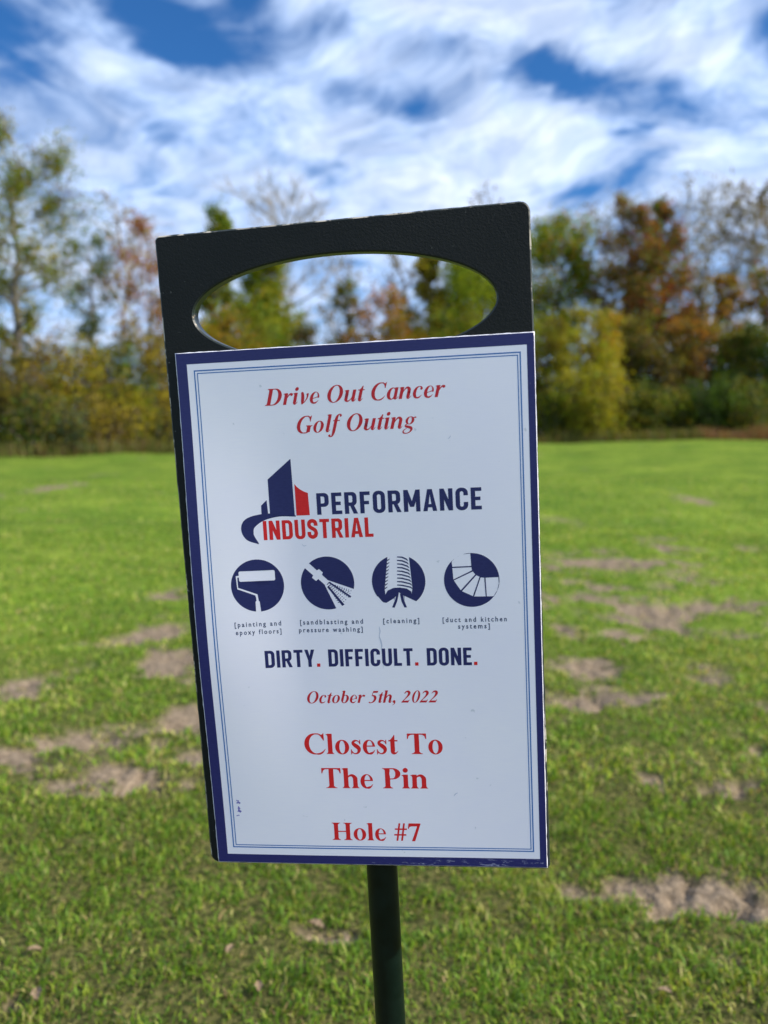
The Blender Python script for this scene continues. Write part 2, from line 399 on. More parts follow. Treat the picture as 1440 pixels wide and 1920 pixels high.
def leaves(rs, tips, n, size, spread, pal, weights=None, gam=1.6):
    c = np.array([t[0] for t in tips]); sp = np.array([max(t[1], .12) for t in tips])
    # clumps carry uneven numbers of leaves
    wgt = rs.gamma(gam, 1, len(tips)) + .05; wgt *= sp; wgt /= wgt.sum()
    k = rs.choice(len(tips), n, p=wgt)
    P = c[k] + rs.normal(0, 1, (n, 3)) * (sp[k] * spread)[:, None]
    u = rs.normal(0, 1, (n, 3)); u /= np.linalg.norm(u, axis=1)[:, None]
    v = np.cross(u, rs.normal(0, 1, (n, 3))); v /= np.linalg.norm(v, axis=1)[:, None] + 1e-9
    s = size * rs.uniform(.55, 1.4, n)[:, None]
    a = P - u * s; b = P + v * s * .45 + u * s * .1; d = P + u * s; e = P - v * s * .45 + u * s * .1
    V = np.stack([a, b, d, e], 1).reshape(-1, 3); F = np.arange(n * 4).reshape(-1, 4)
    pal = np.array(pal); m = len(pal)
    ck = rs.choice(m, len(tips), p=weights)                # each clump has a main colour
    ci = np.where(rs.random(n) < .62, ck[k], rs.choice(m, n, p=weights))
    col = pal[ci] * rs.uniform(.7, 1.3, (n, 1))
    return V, F, np.repeat(col, 4, 0)

OL, GN, YG, YE, OR_, RD, BR, TE, DG = (.235, .195, .020), (.105, .180, .016), (.230, .290, .014), (.400, .320, .020), (.420, .180, .024), (.260, .060, .028), (.155, .095, .040), (.100, .160, .080), (.040, .075, .016)
def gzat(x, y): return float(height(np.array([x]), np.array([y]))[0])
def px_pos(px, Y): return (px - 720) / 1500 * Y
def top_h(py, Y): return CAM_H + (805 - py) / 1500 * Y

def tree(name, px, Y, ytop, wpx, low, pal, n, label, seed, wts=None, up=.55, nb=18, twig=3, size=.11, barkm=None, lean=0, spread=1.0, prof=None, cat='tree', group=None, tr=None, gam=1.7):
    rs = np.random.default_rng(seed)
    x = px_pos(px, Y); z = gzat(x, Y); H = top_h(ytop, Y) - z
    root = empty(name, (x, Y, z - .05))
    tag(root, label, cat, group)
    segs, tips = skeleton(rs, H, wpx / 1500 * Y / 2 * .95, low, up, nb, twig, (lean, 0), tr, prof)
    V, F = tubes(segs); mesh_np('trunk', V, F, barkm or M_BARK, root, smooth=True)
    if n:
        V, F, C = leaves(rs, tips, int(n * 1.8), size * 1.0 * Y / 48, spread * 1.9, pal, wts, gam)
        mesh_np('crown', V, F, M_LEAF, root, col=C)
    return root

def shrub(px, Y, ytop, wpx, pal, n, label, seed, wts=None, size=.10, group=None, name='shrub'):
    rs = np.random.default_rng(seed)
    x = px_pos(px, Y); z = gzat(x, Y); H = top_h(ytop, Y) - z; rx = wpx / 1500 * Y / 2
    root = empty(name, (x, Y, z - .05)); tag(root, label, 'bush', group)
    segs = []; tips = []
    for q in range(11):
        az = rs.uniform(0, 6.28); base = np.array([math.cos(az) * rx * .35 * rs.random(), math.sin(az) * rx * .3 * rs.random(), 0])
        rr = rs.uniform(.2, 1.0); top = np.array([math.cos(az) * rx * rr * .95, math.sin(az) * min(rx, 1.8) * rr * .9, H * rs.uniform(.75, 1.0) * (1 - .30 * rr * rr)])
        p = base; S = 5
        for s in range(S):
            f = (s + 1) / S; nx = base + (top - base) * np.array([f ** .8, f ** .8, f]) + rs.normal(0, .05 * rx, 3) * np.array([1, 1, .4])
            nx[2] = max(nx[2], .1); segs.append((p, nx, .05 * (1 - s / S) + .01, .05 * (1 - f) + .008)); p = nx
            for _ in range(5):
                e = rs.normal(0, 1, 3); e[2] = abs(e[2]) * .6 - .15; e /= np.linalg.norm(e)
                t = nx + e * rx * rs.uniform(.12, .40); t[2] = max(t[2], .12)
                segs.append((nx, t, .016, .005)); tips.append((t, rx * .13, 0)); tips.append(((nx + t) / 2, rx * .12, 0))
        tips.append((p, rx * .10, 0))
    V, F = tubes(segs, 4); mesh_np('stems', V, F, M_BARK_D, root, smooth=True)
    V, F, C = leaves(rs, tips, n, size * Y / 48, 1.0, pal, wts)
    low = V.reshape(-1, 4, 3)[:, :, 2].min(1) < .02
    keep = ~low; V = V.reshape(-1, 4, 3)[keep].reshape(-1, 3); C = C.reshape(-1, 4, 3)[keep].reshape(-1, 3); F = np.arange(len(V)).reshape(-1, 4)
    mesh_np('foliage', V, F, M_LEAF, root, col=C)
    return root

YB = (.40, .36, .026)
cone = lambda f: (1 - f) ** .7 * .9 + .1
# --- left side
tree('tall_tree', 42, 33, 252, 245, .28, [OL, GN, YE, BR, YG], 11500, 'tall airy olive-green tree at the left edge of the photo, rising above the hedge', 11, [.35, .30, .13, .07, .15], up=.55, nb=24, twig=3, size=.10, spread=.62, tr=.19, gam=1.5)
tree('tall_tree', -120, 35, 330, 240, .25, [OL, GN, YE], 9000, 'olive-green tree just beyond the left edge of the photo', 12, up=.5, nb=20)
tree('slender_tree', 182, 40, 450, 85, .28, [TE, GN, OL], 2600, 'slender blue-green tree between the tall olive tree and the bare grey sapling', 13, [.6, .25, .15], up=.6, nb=14, size=.10, barkm=M_BARK_P)
tree('bare_tree', 236, 44, 350, 90, .25, [BR, OL], 350, 'thin bare grey tree left of the red-leaved tree', 14, up=1.1, nb=18, twig=4, barkm=M_BARK_P, tr=.09)
tree('maple_tree', 288, 40, 405, 130, .30, [RD, OR_, YE, OL], 3600, 'sparse orange and red tree just left of the sign board', 15, [.36, .27, .19, .18], up=.6, nb=16, size=.10, tr=.09)
# --- seen through the handle hole and just above the board
tree('poplar_tree', 418, 52, 385, 110, .12, [YG, GN, OL, OR_], 9500, 'tall green tree whose thin top shows above the left half of the board', 16, [.45, .27, .2, .08], up=1.0, nb=26, prof=cone)
tree('poplar_tree', 508, 50, 462, 145, .08, [YG, GN, OL, YE], 16000, 'bright yellow-green tree in the left part of the hand hole', 17, [.5, .22, .16, .12], up=1.0, nb=34, prof=cone)
tree('bare_tree', 532, 56, 322, 230, .30, [BR], 0, 'broad bare tree with fanned grey branches above the board', 18, up=1.2, nb=34, twig=5, barkm=M_BARK_P, tr=.13)
tree('bare_tree', 628, 60, 470, 90, .2, [BR, OL], 250, 'faint bare tree in the middle of the hand hole', 19, up=1.2, nb=20, twig=4, barkm=M_BARK_P, tr=.08)
tree('slender_tree', 656, 54, 525, 42, .1, [OL, GN, BR], 1800, 'narrow dark olive tree in the middle of the hand hole', 20, up=1.1, nb=16)
tree('maple_tree', 722, 55, 545, 85, .1, [OR_, BR, YE], 2400, 'low orange tree right of the middle of the hand hole', 21, [.55, .25, .2], up=.9, nb=16)
tree('bare_tree', 745, 58, 480, 70, .2, [BR, OL], 500, 'thin bare tree behind the orange tree in the hand hole', 22, up=1.1, nb=16, twig=4, barkm=M_BARK)
tree('larch_tree', 803, 50, 470, 125, .05, [OL, BR, YE, GN], 11000, 'pointed olive-brown tree in the right half of the hand hole', 23, [.48, .14, .22, .16], up=.5, nb=28, prof=cone)
tree('poplar_tree', 900, 50, 460, 150, .05, [GN, YG, OL], 19000, 'dense green tree at the right end of the hand hole', 24, [.25, .6, .15], up=.8, nb=30)
tree('bare_tree', 905, 64, 345, 80, .45, [BR], 150, 'distant bare tree peeking over the right half of the board', 25, up=1.3, nb=16, twig=4, barkm=M_BARK_P, tr=.09)
# --- right side
tree('maple_tree', 1040, 52, 415, 125, .30, [GN, YG, BR, OR_], 8000, 'round green tree touching the right edge of the board', 26, [.25, .52, .11, .12], up=.6, nb=24, tr=.2, gam=1.6)
tree('bare_tree', 1105, 60, 375, 110, .30, [BR, OL], 500, 'grey bare tree between the round green tree and the dark red one', 27, up=1.0, nb=20, twig=4, barkm=M_BARK_P, tr=.10)
tree('oak_tree', 1160, 50, 378, 128, .30, [BR, RD, OL, OR_, GN], 7000, 'left of the two dark russet trees on the right, with a pointed top', 28, [.34, .22, .22, .07, .15], up=.9, nb=26, tr=.26, barkm=M_BARK_D, prof=cone, gam=1.0)
tree('oak_tree', 1228, 51, 378, 132, .28, [RD, BR, GN, OR_], 7000, 'right of the two dark russet trees, with redder top leaves', 29, [.28, .32, .30, .10], up=.8, nb=26, tr=.24, barkm=M_BARK_D, prof=cone, gam=1.0)
tree('bare_tree', 1268, 58, 335, 140, .40, [BR, OL], 420, 'bare tree with fine grey twigs just behind the redder russet tree', 30, up=1.2, nb=22, twig=4, barkm=M_BARK_P, tr=.13)
tree('thin_tree', 1338, 60, 340, 70, .62, [BR, OL], 330, 'tall pale thin-trunked tree with a small brownish top, left of its twin', 31, up=1.0, nb=14, twig=4, barkm=M_BARK_P, tr=.11, lean=.6)
tree('thin_tree', 1372, 59, 342, 84, .66, [BR, OL], 650, 'tall leaning pale tree with a rounded grey-brown tuft at its top', 32, up=.8, nb=14, twig=4, barkm=M_BARK_P, tr=.12, lean=1.0)
tree('bare_tree', 1440, 60, 400, 110, .35, [BR], 600, 'bare grey tree at the right edge of the photo', 33, up=1.0, nb=20, twig=4, barkm=M_BARK_P, tr=.12)
tree('dead_tree', 1302, 49, 500, 34, .5, [OL, BR], 500, 'thick dark trunk with few leaves right of the russet trees', 34, up=.8, nb=10, barkm=M_BARK_D, tr=.30)
tree('maple_tree', 1350, 52, 515, 75, .12, [OR_, YE, OL, BR], 3300, 'orange-brown tree low in the gap right of the dark trunk', 35, [.30, .20, .28, .22], up=.8, nb=18)
tree('maple_tree', 1420, 52, 505, 80, .18, [YG, RD, OR_, OL], 3000, 'yellow and red tree near the right edge of the photo', 36, [.34, .26, .15, .25], up=.9, nb=18, barkm=M_BARK_D)
tree('maple_tree', 1570, 50, 470, 150, .15, [OL, OR_, GN], 7000, 'olive tree beyond the right edge of the photo', 37, up=.7, nb=20)

tree('bare_tree', 1010, 62, 440, 90, .25, [BR, OL], 300, 'bare tree behind the round green tree, close to the board edge', 38, up=1.1, nb=20, twig=4, barkm=M_BARK_P, tr=.10)
tree('bare_tree', 1312, 63, 355, 120, .30, [BR, OL], 350, 'hazy bare tree behind the thick dark trunk', 39, up=1.1, nb=24, twig=4, barkm=M_BARK_P, tr=.10)
tree('bare_tree', 1395, 64, 385, 120, .25, [BR, OL], 350, 'hazy bare tree behind the leaning pale tree near the right edge', 40, up=1.1, nb=24, twig=4, barkm=M_BARK_P, tr=.10)
tree('bare_tree', 1180, 63, 360, 120, .3, [BR, OL], 250, 'bare tree whose twigs show behind the pointed russet tree', 41, up=1.1, nb=22, twig=4, barkm=M_BARK_P, tr=.10)

# --- hedge of shrubs under the trees: px, distance, top, width, palette, leaves, label
SH = [
 (-170, 30, 640, 190, [OL, YE, BR], 'olive bush beyond the left edge of the photo'),
 (-60, 31, 655, 170, [OL, BR, DG], 'brown-olive bush under the tall tree beyond the left edge'),
 (25, 31.5, 650, 150, [OL, BR, DG, YE], 'brown-green bush at the left edge below the tall airy tree'),
 (85, 33.5, 632, 140, [OL, YE, OR_, BR], 'golden-brown bush right of the trunk of the tall airy tree'),
 (150, 33, 648, 150, [OL, YE, BR, YG], 'olive-gold bush under the slender blue-green tree'),
 (215, 34.5, 640, 120, [GN, OL, DG], 'greener bush under the bare grey sapling'),
 (280, 36, 632, 130, [OL, BR, YE], 'russet-olive bush just left of the sign below the red tree'),
 (345, 38, 640, 120, [OL, GN, BR], 'olive bush hidden mostly behind the left edge of the sign'),
 (60, 30, 745, 110, [DG, OL, GN], 'low dark bush in front of the hedge near the left edge'),
 (125, 30.6, 760, 90, [TE, OL, DG], 'low grey-green bush at the foot of the left hedge'),
 (185, 32, 755, 100, [OL, BR, YE], 'low brownish bush at the foot of the left hedge'),
 (248, 33.6, 740, 75, [YG, YE, OL], 'small yellow bush at the foot of the hedge left of the sign'),
 (300, 35, 765, 80, [DG, OL], 'low dark bush tight beside the left edge of the sign'),
 (430, 44, 600, 130, [YG, YE, OR_, OL], 'orange-tinged green bush low in the left end of the hand hole'),
 (500, 45, 605, 130, [YG, GN, OL], 'green bush under the yellow-green tree in the hand hole'),
 (585, 46, 622, 90, [DG, BR], 'dark low bush at the bottom of the hand hole'),
 (680, 47, 622, 110, [OL, BR, OR_], 'russet low bush at the bottom centre of the hand hole'),
 (760, 47, 600, 110, [OL, OR_, YE], 'orange-olive bush at the foot of the pointed tree in the hand hole'),
 (850, 46, 590, 130, [GN, YG, OL], 'green bush at the foot of the dense green tree in the hand hole'),
 (940, 46, 640, 120, [OL, BR, YG], 'olive bush behind the right side of the sign'),
 (1030, 44, 600, 100, [YG, OL, BR], 'olive bush right beside the sign board, left of the yellow bush'),
 (1085, 42.5, 575, 105, [YB, YE, YG, OL], 'tall bright yellow-green bush nearest the right side of the sign'),
 (1135, 43.5, 605, 80, [YB, YE, OR_], 'golden yellow bush joined to the right of the tall bright one'),
 (1100, 40.5, 700, 130, [YG, YB, OL], 'lower yellow-green bush in front of the two bright bushes'),
 (1045, 40.5, 730, 80, [OL, YG, DG], 'low olive bush touching the lower right side of the sign'),
 (1190, 46, 600, 100, [OL, GN, BR], 'grey-olive bush under the left russet tree'),
 (1235, 45, 625, 110, [OL, BR, DG], 'brown-olive bush right of the golden bush'),
 (1290, 45.5, 610, 100, [BR, OL, OR_], 'brownish bush at the foot of the thick dark trunk'),
 (1345, 46, 620, 110, [OL, BR, GN], 'muted olive bush under the orange-brown tree'),
 (1400, 45, 625, 100, [DG, GN, OL], 'dark green bush near the right edge of the photo'),
 (1450, 44, 640, 110, [DG, GN], 'darkest green bush cut by the right edge of the photo'),
 (1540, 43, 600, 170, [OL, GN, DG], 'green bush beyond the right edge of the photo'),
 (1210, 41.5, 735, 100, [DG, OL, GN], 'low dark green bush in front of the hedge, right of the yellow bushes'),
 (1262, 41.5, 750, 80, [OL, YG, DG], 'low bush with lighter leaves in the middle of the right hedge'),
 (1320, 41.5, 720, 110, [DG, DG, GN], 'broad low dark bush below the thin pale trees'),
 (1390, 41.2, 730, 110, [DG, GN, OL], 'low dark bush above the reddish dry grass'),
 (1160, 41, 770, 70, [OL, DG], 'small dark low bush beside the foot of the yellow bushes'),
]
for k, (a, Y, yt, w, pal, lab) in enumerate(SH):
    area = (w / 1500 * Y) * (top_h(yt, Y))
    shrub(a, Y, yt - 14, w * 1.22, pal, int(min(8500, 520 + area * 430)), lab, 200 + k, size=.105)

# dense far wood behind the hedge, reads as one mass
rs = np.random.default_rng(77)
n = 60000
fx = rs.uniform(-75, 75, n); fy = 66 + 10 * rs.random(n) + 0.0022 * fx ** 2
fh = (3.4 + 3.0 * fbm(fx * .22, fx * 0 + 3, 5, 4)) ; fz = fh * rs.random(n) ** .75
P = np.stack([fx, fy, fz], -1); u = rs.normal(0, 1, (n, 3)); u /= np.linalg.norm(u, axis=1)[:, None]
v = np.cross(u, rs.normal(0, 1, (n, 3))); v /= np.linalg.norm(v, axis=1)[:, None]; s = rs.uniform(.12, .34, (n, 1))
V = np.stack([P - u * s, P + v * s * .5, P + u * s, P - v * s * .5], 1).reshape(-1, 3)
pal = np.array([OL, GN, BR, DG, YE]); C = pal[(fbm(fx * .3, fz * .5, 3, 3) * 5.2).astype(int).clip(0, 4)] * rs.uniform(.6, 1.2, (n, 1))
wood = mesh_np('far_woodland', V, np.arange(n * 4).reshape(-1, 4), M_LEAF, col=np.repeat(C, 4, 0))
tag(wood, 'low dark woodland edge closing the gaps behind the hedge', 'woodland', kind='stuff')

# tall dry grass at the foot of the hedge
n = 26000; xs = rs.uniform(-34, 34, n); u_ = xs
edge = np.interp(xs, [-34, -15, -9, 0, 8, 34], [27.5, 28.6, 32.5, 38, 39.6, 40]) + rs.uniform(-.9, 1.1, n)
hh = rs.uniform(.15, .75, n) * (.4 + fbm(xs * .8, edge * .8, 21, 3)) ; th = rs.uniform(0, 6.28, n)
zz_ = height(xs, edge); P = np.stack([xs, edge, zz_ - .02], -1); sdir = np.stack([np.cos(th), np.sin(th), th * 0], -1) * .022
tip = P + np.stack([rs.normal(0, .12, n), rs.normal(0, .12, n), hh], -1)
V = np.stack([P - sdir, P + sdir, tip + sdir * .3, tip - sdir * .3], 1).reshape(-1, 3)
cc = np.array([(.20, .15, .06), (.14, .17, .03), (.26, .13, .07), (.10, .14, .02)]); kk = rs.choice(4, n, p=[.3, .3, .1, .3])
kk[(xs > 15.5) & (rs.random(n) < .7)] = 2
dry = mesh_np('dry_grass', V, np.arange(n * 4).reshape(-1, 4), M_GRASS, col=np.repeat(cc[kk] * rs.uniform(.7, 1.2, (n, 1)), 4, 0))
tag(dry, 'tall dry grass and weeds fringing the foot of the hedge', 'grass', kind='stuff')

# ------------------------------------------------------------------ the tee sign
# local frame: origin = lower left corner of the poster, x right, y up, z towards the viewer; built in millimetres
Rc = Matrix(((0.99199427, -0.05128793, -0.11539891), (0.03427461, 0.98885883, -0.14485674), (0.12154263, 0.1397418, 0.98270017)))
Tc = Vector((-0.01525182, -0.08366715, -0.64394658))
camM = Matrix.Rotation(R(90 - PITCH), 3, 'X')
Rw = camM @ Rc
plane_o = camM @ Tc + Vector((0, 0, CAM_H))                       # poster centre in the world
POX, POY = 138.0, 0.0
POLE_Z = -27.0
def mm2w(x, y, z): return plane_o + Rw @ Vector(((x - 139.7) / 1000, (y - 215.9) / 1000, z / 1000))
# foot of the post: where its axis meets the lawn
a0 = mm2w(POX, 0, POLE_Z); ax = -(Rw @ Vector((0, 1, 0)))
tt = (a0.z - gzat(a0.x, a0.y)) / -ax.z
foot = a0 + ax * tt
FOOT_Y = -tt * 1000
sign = empty('tee_sign', foot)
sign.rotation_euler = Rw.to_euler()
tag(sign, 'dark green tee sign on a post with an oval hand hole and white poster', 'sign')
def L(x, y, z): return ((x - POX) / 1000, (y - FOOT_Y) / 1000, (z - POLE_Z) / 1000)

def bulge(x, y):
    """the paper lifts off the board along its left edge"""
    a = np.clip(1 - x / 88.0, 0, 1); a = a * a * (3 - 2 * a)
    t = np.clip((y - 20) / 395.0, 0, 1); b1 = np.sin(np.pi * t) ** 2
    wav = 0.25 * np.sin(y / 23.0) * a
    return a * b1 * 5.5 + wav * b1 + 0.35 * np.sin(x / 55.0 + y / 90.0) + .35

# --- board
mb, g, b = new_mat('board_paint')
pc = g.n.new('ShaderNodeTexCoord').outputs['Object']
nf = g.noise(pc, 620, 3, .6); ns = g.noise(pc, 14, 4, .6); nsp = g.noise(pc, 260, 2, .5)
bc = g.mix(g.ss(ns, .3, .7), (0.0065, 0.0085, 0.0088), (0.0115, 0.0138, 0.0145))
bc = g.mix(g.ss(nsp, .735, .78, 0, .45), bc, (0.20, 0.21, 0.20))
g.put(b.inputs['Base Color'], bc)
g.put(b.inputs['Roughness'], g.ss(ns, .2, .8, .55, .75)); b.inputs['Specular IOR Level'].default_value = .25
bp = g.n.new('ShaderNodeBump'); bp.inputs['Strength'].default_value = .5; bp.inputs['Distance'].default_value = .0007
g.put(bp.inputs['Height'], nf); g.l.new(bp.outputs[0], b.inputs['Normal'])
mw, g, b = new_mat('board_worn_edge')
pc = g.n.new('ShaderNodeTexCoord').outputs['Object']
ne = g.noise(pc, 55, 5, .7); ne2 = g.noise(pc, 9, 2, .5)
f = g.m('MULTIPLY', g.ss(ne, .50, .57), g.ss(ne2, .40, .56))
g.put(b.inputs['Base Color'], g.mix(f, (0.016, 0.024, 0.022), (0.46, 0.42, 0.35))); b.inputs['Roughness'].default_value = .6

mh, g, b = new_mat('board_hole_rim')
pc = g.n.new('ShaderNodeTexCoord').outputs['Object']; ne = g.noise(pc, 140, 4, .7)
g.put(b.inputs['Base Color'], g.mix(g.ss(ne, .64, .70), (0.016, 0.024, 0.022), (0.42, 0.32, 0.22))); b.inputs['Roughness'].default_value = .38

def rrect(x0, y0, x1, y1, rs4, n=7):
    """rounded rectangle, radii TL, TR, BR, BL; counter-clockwise"""
    tl, tr, br, bl = rs4 if isinstance(rs4, (tuple, list)) else (rs4,) * 4
    P = []
    for (cx, cy, r, a) in ((x1 - br, y0 + br, br, -90), (x1 - tr, y1 - tr, tr, 0), (x0 + tl, y1 - tl, tl, 90), (x0 + bl, y0 + bl, bl, 180)):
        if r <= 1e-6: P.append((cx, cy)); continue
        for k in range(n + 1):
            t = R(a + 90 * k / n); P.append((cx + r * math.cos(t), cy + r * math.sin(t)))
    return np.array(P)
def ell(cx, cy, rx, ry, n=32):
    t = np.arange(n) * 2 * np.pi / n; return np.stack([cx + rx * np.cos(t), cy + ry * np.sin(t)], -1)
def wind(poly, P):
    x, y = P[:, 0][:, None], P[:, 1][:, None]
    a = poly; b_ = np.roll(poly, -1, 0)
    up = (a[:, 1] <= y) & (b_[:, 1] > y); dn = (a[:, 1] > y) & (b_[:, 1] <= y)
    cr = (b_[:, 0] - a[:, 0]) * (y - a[:, 1]) - (x - a[:, 0]) * (b_[:, 1] - a[:, 1])
    return ((up & (cr > 0)).sum(1) - (dn & (cr < 0)).sum(1)) != 0
def fill(shape, grid=None):
    """shape: list of (+1/-1, polygon), applied in order -> verts (n,2), triangles"""
    V = []; E = []
    for s, p in shape:
        k = len(V); V += [Vector((float(q[0]), float(q[1]))) for q in p]; m = len(p)
        E += [(k + i, k + (i + 1) % m) for i in range(m)]
    if grid:
        A = np.array([tuple(v) for v in V]); lo, hi = A.min(0), A.max(0)
        for gx_ in np.arange(lo[0] + grid / 2, hi[0], grid):
            for gy_ in np.arange(lo[1] + grid / 2, hi[1], grid): V.append(Vector((float(gx_), float(gy_))))
    r = delaunay_2d_cdt(V, E, [], 0, 1e-5)
    vv = np.array([tuple(v) for v in r[0]]); ff = np.array([f for f in r[2] if len(f) == 3])
    c = vv[ff].mean(1); val = np.zeros(len(ff), bool)
    for s, p in shape: val = np.where(wind(np.asarray(p), c), s > 0, val)
    ff = ff[val]
    a = vv[ff]; ar_ = np.cross(a[:, 1] - a[:, 0], a[:, 2] - a[:, 0])
    ff = np.where(ar_[:, None] > 0, ff, ff[:, ::-1]); ff = ff[np.abs(ar_) > 1e-9]
    u, inv = np.unique(ff, return_inverse=True)
    return vv[u], inv.reshape(-1, 3)

T = 12.5
BZ = -0.6                                            # board front
outl = rrect(-6.8, -1.7, 280.2, 524, (4, 8, 5, 8), 8)
outl[:, 1] += np.where(outl[:, 1] > 300, (outl[:, 0] + 6.8) / 287 * 4.6 - 2.4, 0)       # top edge is a little out of square
outl[:, 0] += np.where(outl[:, 0] > 200, 1.4 - outl[:, 1] / 524 * 3.0, 0)
outl[:, 0] -= np.where(outl[:, 0] < 60, outl[:, 1] / 524 * 2.0, 0)
hole = ell(135, 459.5, 117.6, 39.6, 96)
def inset(poly, d):
    p = np.asarray(poly); a = np.roll(p, 1, 0); c = np.roll(p, -1, 0); t = c - a; t /= np.linalg.norm(t, axis=1)[:, None]
    return p + np.stack([-t[:, 1], t[:, 0]], -1) * d
def densify(p, step):
    o = []
    for i in range(len(p)):
        a, c = p[i], p[(i + 1) % len(p)]; m = max(1, int(np.linalg.norm(c - a) / step))
        for k in range(m): o.append(a + (c - a) * k / m)
    return np.array(o)
outl = densify(outl, 6)
rb = np.random.default_rng(5)
bevo = 1.2 + .35 * rb.random(len(outl)); bevh = 1.2
o_in = inset(outl, bevh); h_in = inset(hole, -bevh)
jit = rb.normal(0, .10, len(outl)); outl = inset(outl, 0) + (inset(outl, 1) - outl) * jit[:, None]
V = []; F = []; MI = []
def ring(p, z): 
    k = len(V); V.extend([L(q[0], q[1], z) for q in p]); return k
fv, ft = fill([(1, o_in), (-1, h_in)])
for z, fl in ((BZ, False), (BZ - T, True)):
    k = len(V); V.extend([L(q[0], q[1], z) for q in fv])
    for t in ft: F.append(tuple(int(k + q) for q in (t[::-1] if fl else t))); MI.append(0)
for (inn, out, sgn) in ((o_in, outl, 1), (h_in, hole, -1)):
    n = len(inn); r = [ring(inn, BZ), ring(out, BZ - bevh), ring(out, BZ - T + bevh), ring(inn, BZ - T)]
    for q in range(3):
        for i in range(n):
            j = (i + 1) % n; fc = (r[q] + i, r[q + 1] + i, r[q + 1] + j, r[q] + j)
            F.append(fc if sgn > 0 else fc[::-1]); MI.append(1 if sgn > 0 else 2)
board = mesh_np('board', V, F, mb, sign)
board.data.materials.append(mw); board.data.materials.append(mh); board.data.polygons.foreach_set('material_index', MI); board.data.update()
board['label'] = 'dark green painted board with chipped edges and an oval hand hole'

# --- post
mp, g, b = new_mat('post_paint')
pc = g.n.new('ShaderNodeTexCoord').outputs['Object']; n_ = g.noise(pc, 60, 5, .6)
g.put(b.inputs['Base Color'], g.mix(g.ss(n_, .3, .7), (0.0012, 0.0065, 0.0045), (0.0025, 0.010, 0.007))); b.inputs['Specular IOR Level'].default_value = .3
g.put(b.inputs['Roughness'], g.ss(n_, .2, .8, .30, .48))
segs = 40; V = []; F = []
prof_ = [(FOOT_Y - 120, 2), (FOOT_Y - 60, 13.3), (-40, 13.5), (195, 13.5), (199, 12.5), (200, 0.5)]
for (y, r) in prof_:
    for i in range(segs):
        t = 2 * math.pi * i / segs; V.append(L(POX + r * math.cos(t), y, POLE_Z + r * math.sin(t)))
for q in range(len(prof_) - 1):
    for i in range(segs):
        j = (i + 1) % segs; F.append((q * segs + i, q * segs + j, (q + 1) * segs + j, (q + 1) * segs + i)[::-1])
F.append(tuple(range(segs))); F.append(tuple((len(prof_) - 1) * segs + i for i in range(segs))[::-1])
post = mesh_np('post', V, F, mp, sign, smooth=True)
post['label'] = 'round dark green metal post'

# --- poster paper
mpap, g, b = new_mat('poster_paper')
pc = g.n.new('ShaderNodeTexCoord').outputs['Object']
nl = g.noise(g.v('MULTIPLY', pc, (60, 1400, 1)), 1, 3, .6); nb_ = g.noise(pc, 9, 4, .6); nk = g.noise(pc, 130, 2, .5)
pcx = g.mix(g.ss(nb_, .3, .7), (0.89, 0.875, 1.0), (0.93, 0.915, 1.0))
pcx = g.mix(g.ss(nl, .35, .65, 0, .22), pcx, (0.84, 0.835, 0.985))
pcx = g.mix(g.ss(nk, .75, .80, 0, .5), pcx, (0.45, 0.50, 0.58))
g.put(b.inputs['Base Color'], pcx); b.inputs['Roughness'].default_value = .40; b.inputs['Specular IOR Level'].default_value = .6; b.inputs['Coat Weight'].default_value = .6; b.inputs['Coat Roughness'].default_value = .3
bp = g.n.new('ShaderNodeBump'); bp.inputs['Strength'].default_value = .12; bp.inputs['Distance'].default_value = .0004
g.put(bp.inputs['Height'], g.m('ADD', nl, nb_)); g.l.new(bp.outputs[0], b.inputs['Normal'])
nu, nv = 70, 108
xs = np.linspace(0, 279.4, nu + 1); ysv = np.linspace(0, 431.8, nv + 1)
X, Y_ = np.meshgrid(xs, ysv)
# slightly rough cut edge
ej = np.random.default_rng(3)
Xj = X.copy(); Yj = Y_.copy()
Xj[:, 0] += ej.normal(0, .10, nv + 1); Xj[:, -1] += ej.normal(0, .10, nv + 1); Yj[0] += ej.normal(0, .08, nu + 1); Yj[-1] += ej.normal(0, .10, nu + 1)
Z = bulge(X, Y_)
def LA(x, y, z): return np.stack([(x - POX) / 1000, (y - FOOT_Y) / 1000, (z - POLE_Z) / 1000], -1)
top = LA(Xj, Yj, Z).reshape(-1, 3); bot = LA(Xj, Yj, Z - .3).reshape(-1, 3)
ii = (np.arange(nv)[:, None] * (nu + 1) + np.arange(nu)[None]).ravel(); w_ = nu + 1
ft_ = np.stack([ii, ii + 1, ii + 1 + w_, ii + w_], -1); nb0 = len(top); fb_ = ft_[:, ::-1] + nb0
rim = list(range(nu + 1)) + [k * w_ + nu for k in range(1, nv + 1)] + [nv * w_ + k for k in range(nu - 1, -1, -1)] + [k * w_ for k in range(nv - 1, 0, -1)]
fr = np.array([(a, a + nb0, c + nb0, c) for a, c in zip(rim, rim[1:] + rim[:1])])
poster = mesh_np('poster', np.vstack([top, bot]), np.vstack([ft_, fb_, fr]), mpap, sign, smooth=False)
poster.data.polygons.foreach_set('use_smooth', np.r_[np.ones(len(ft_) * 2, bool), np.zeros(len(fr), bool)])
poster['label'] = 'white laminated poster with a navy border and golf outing text'

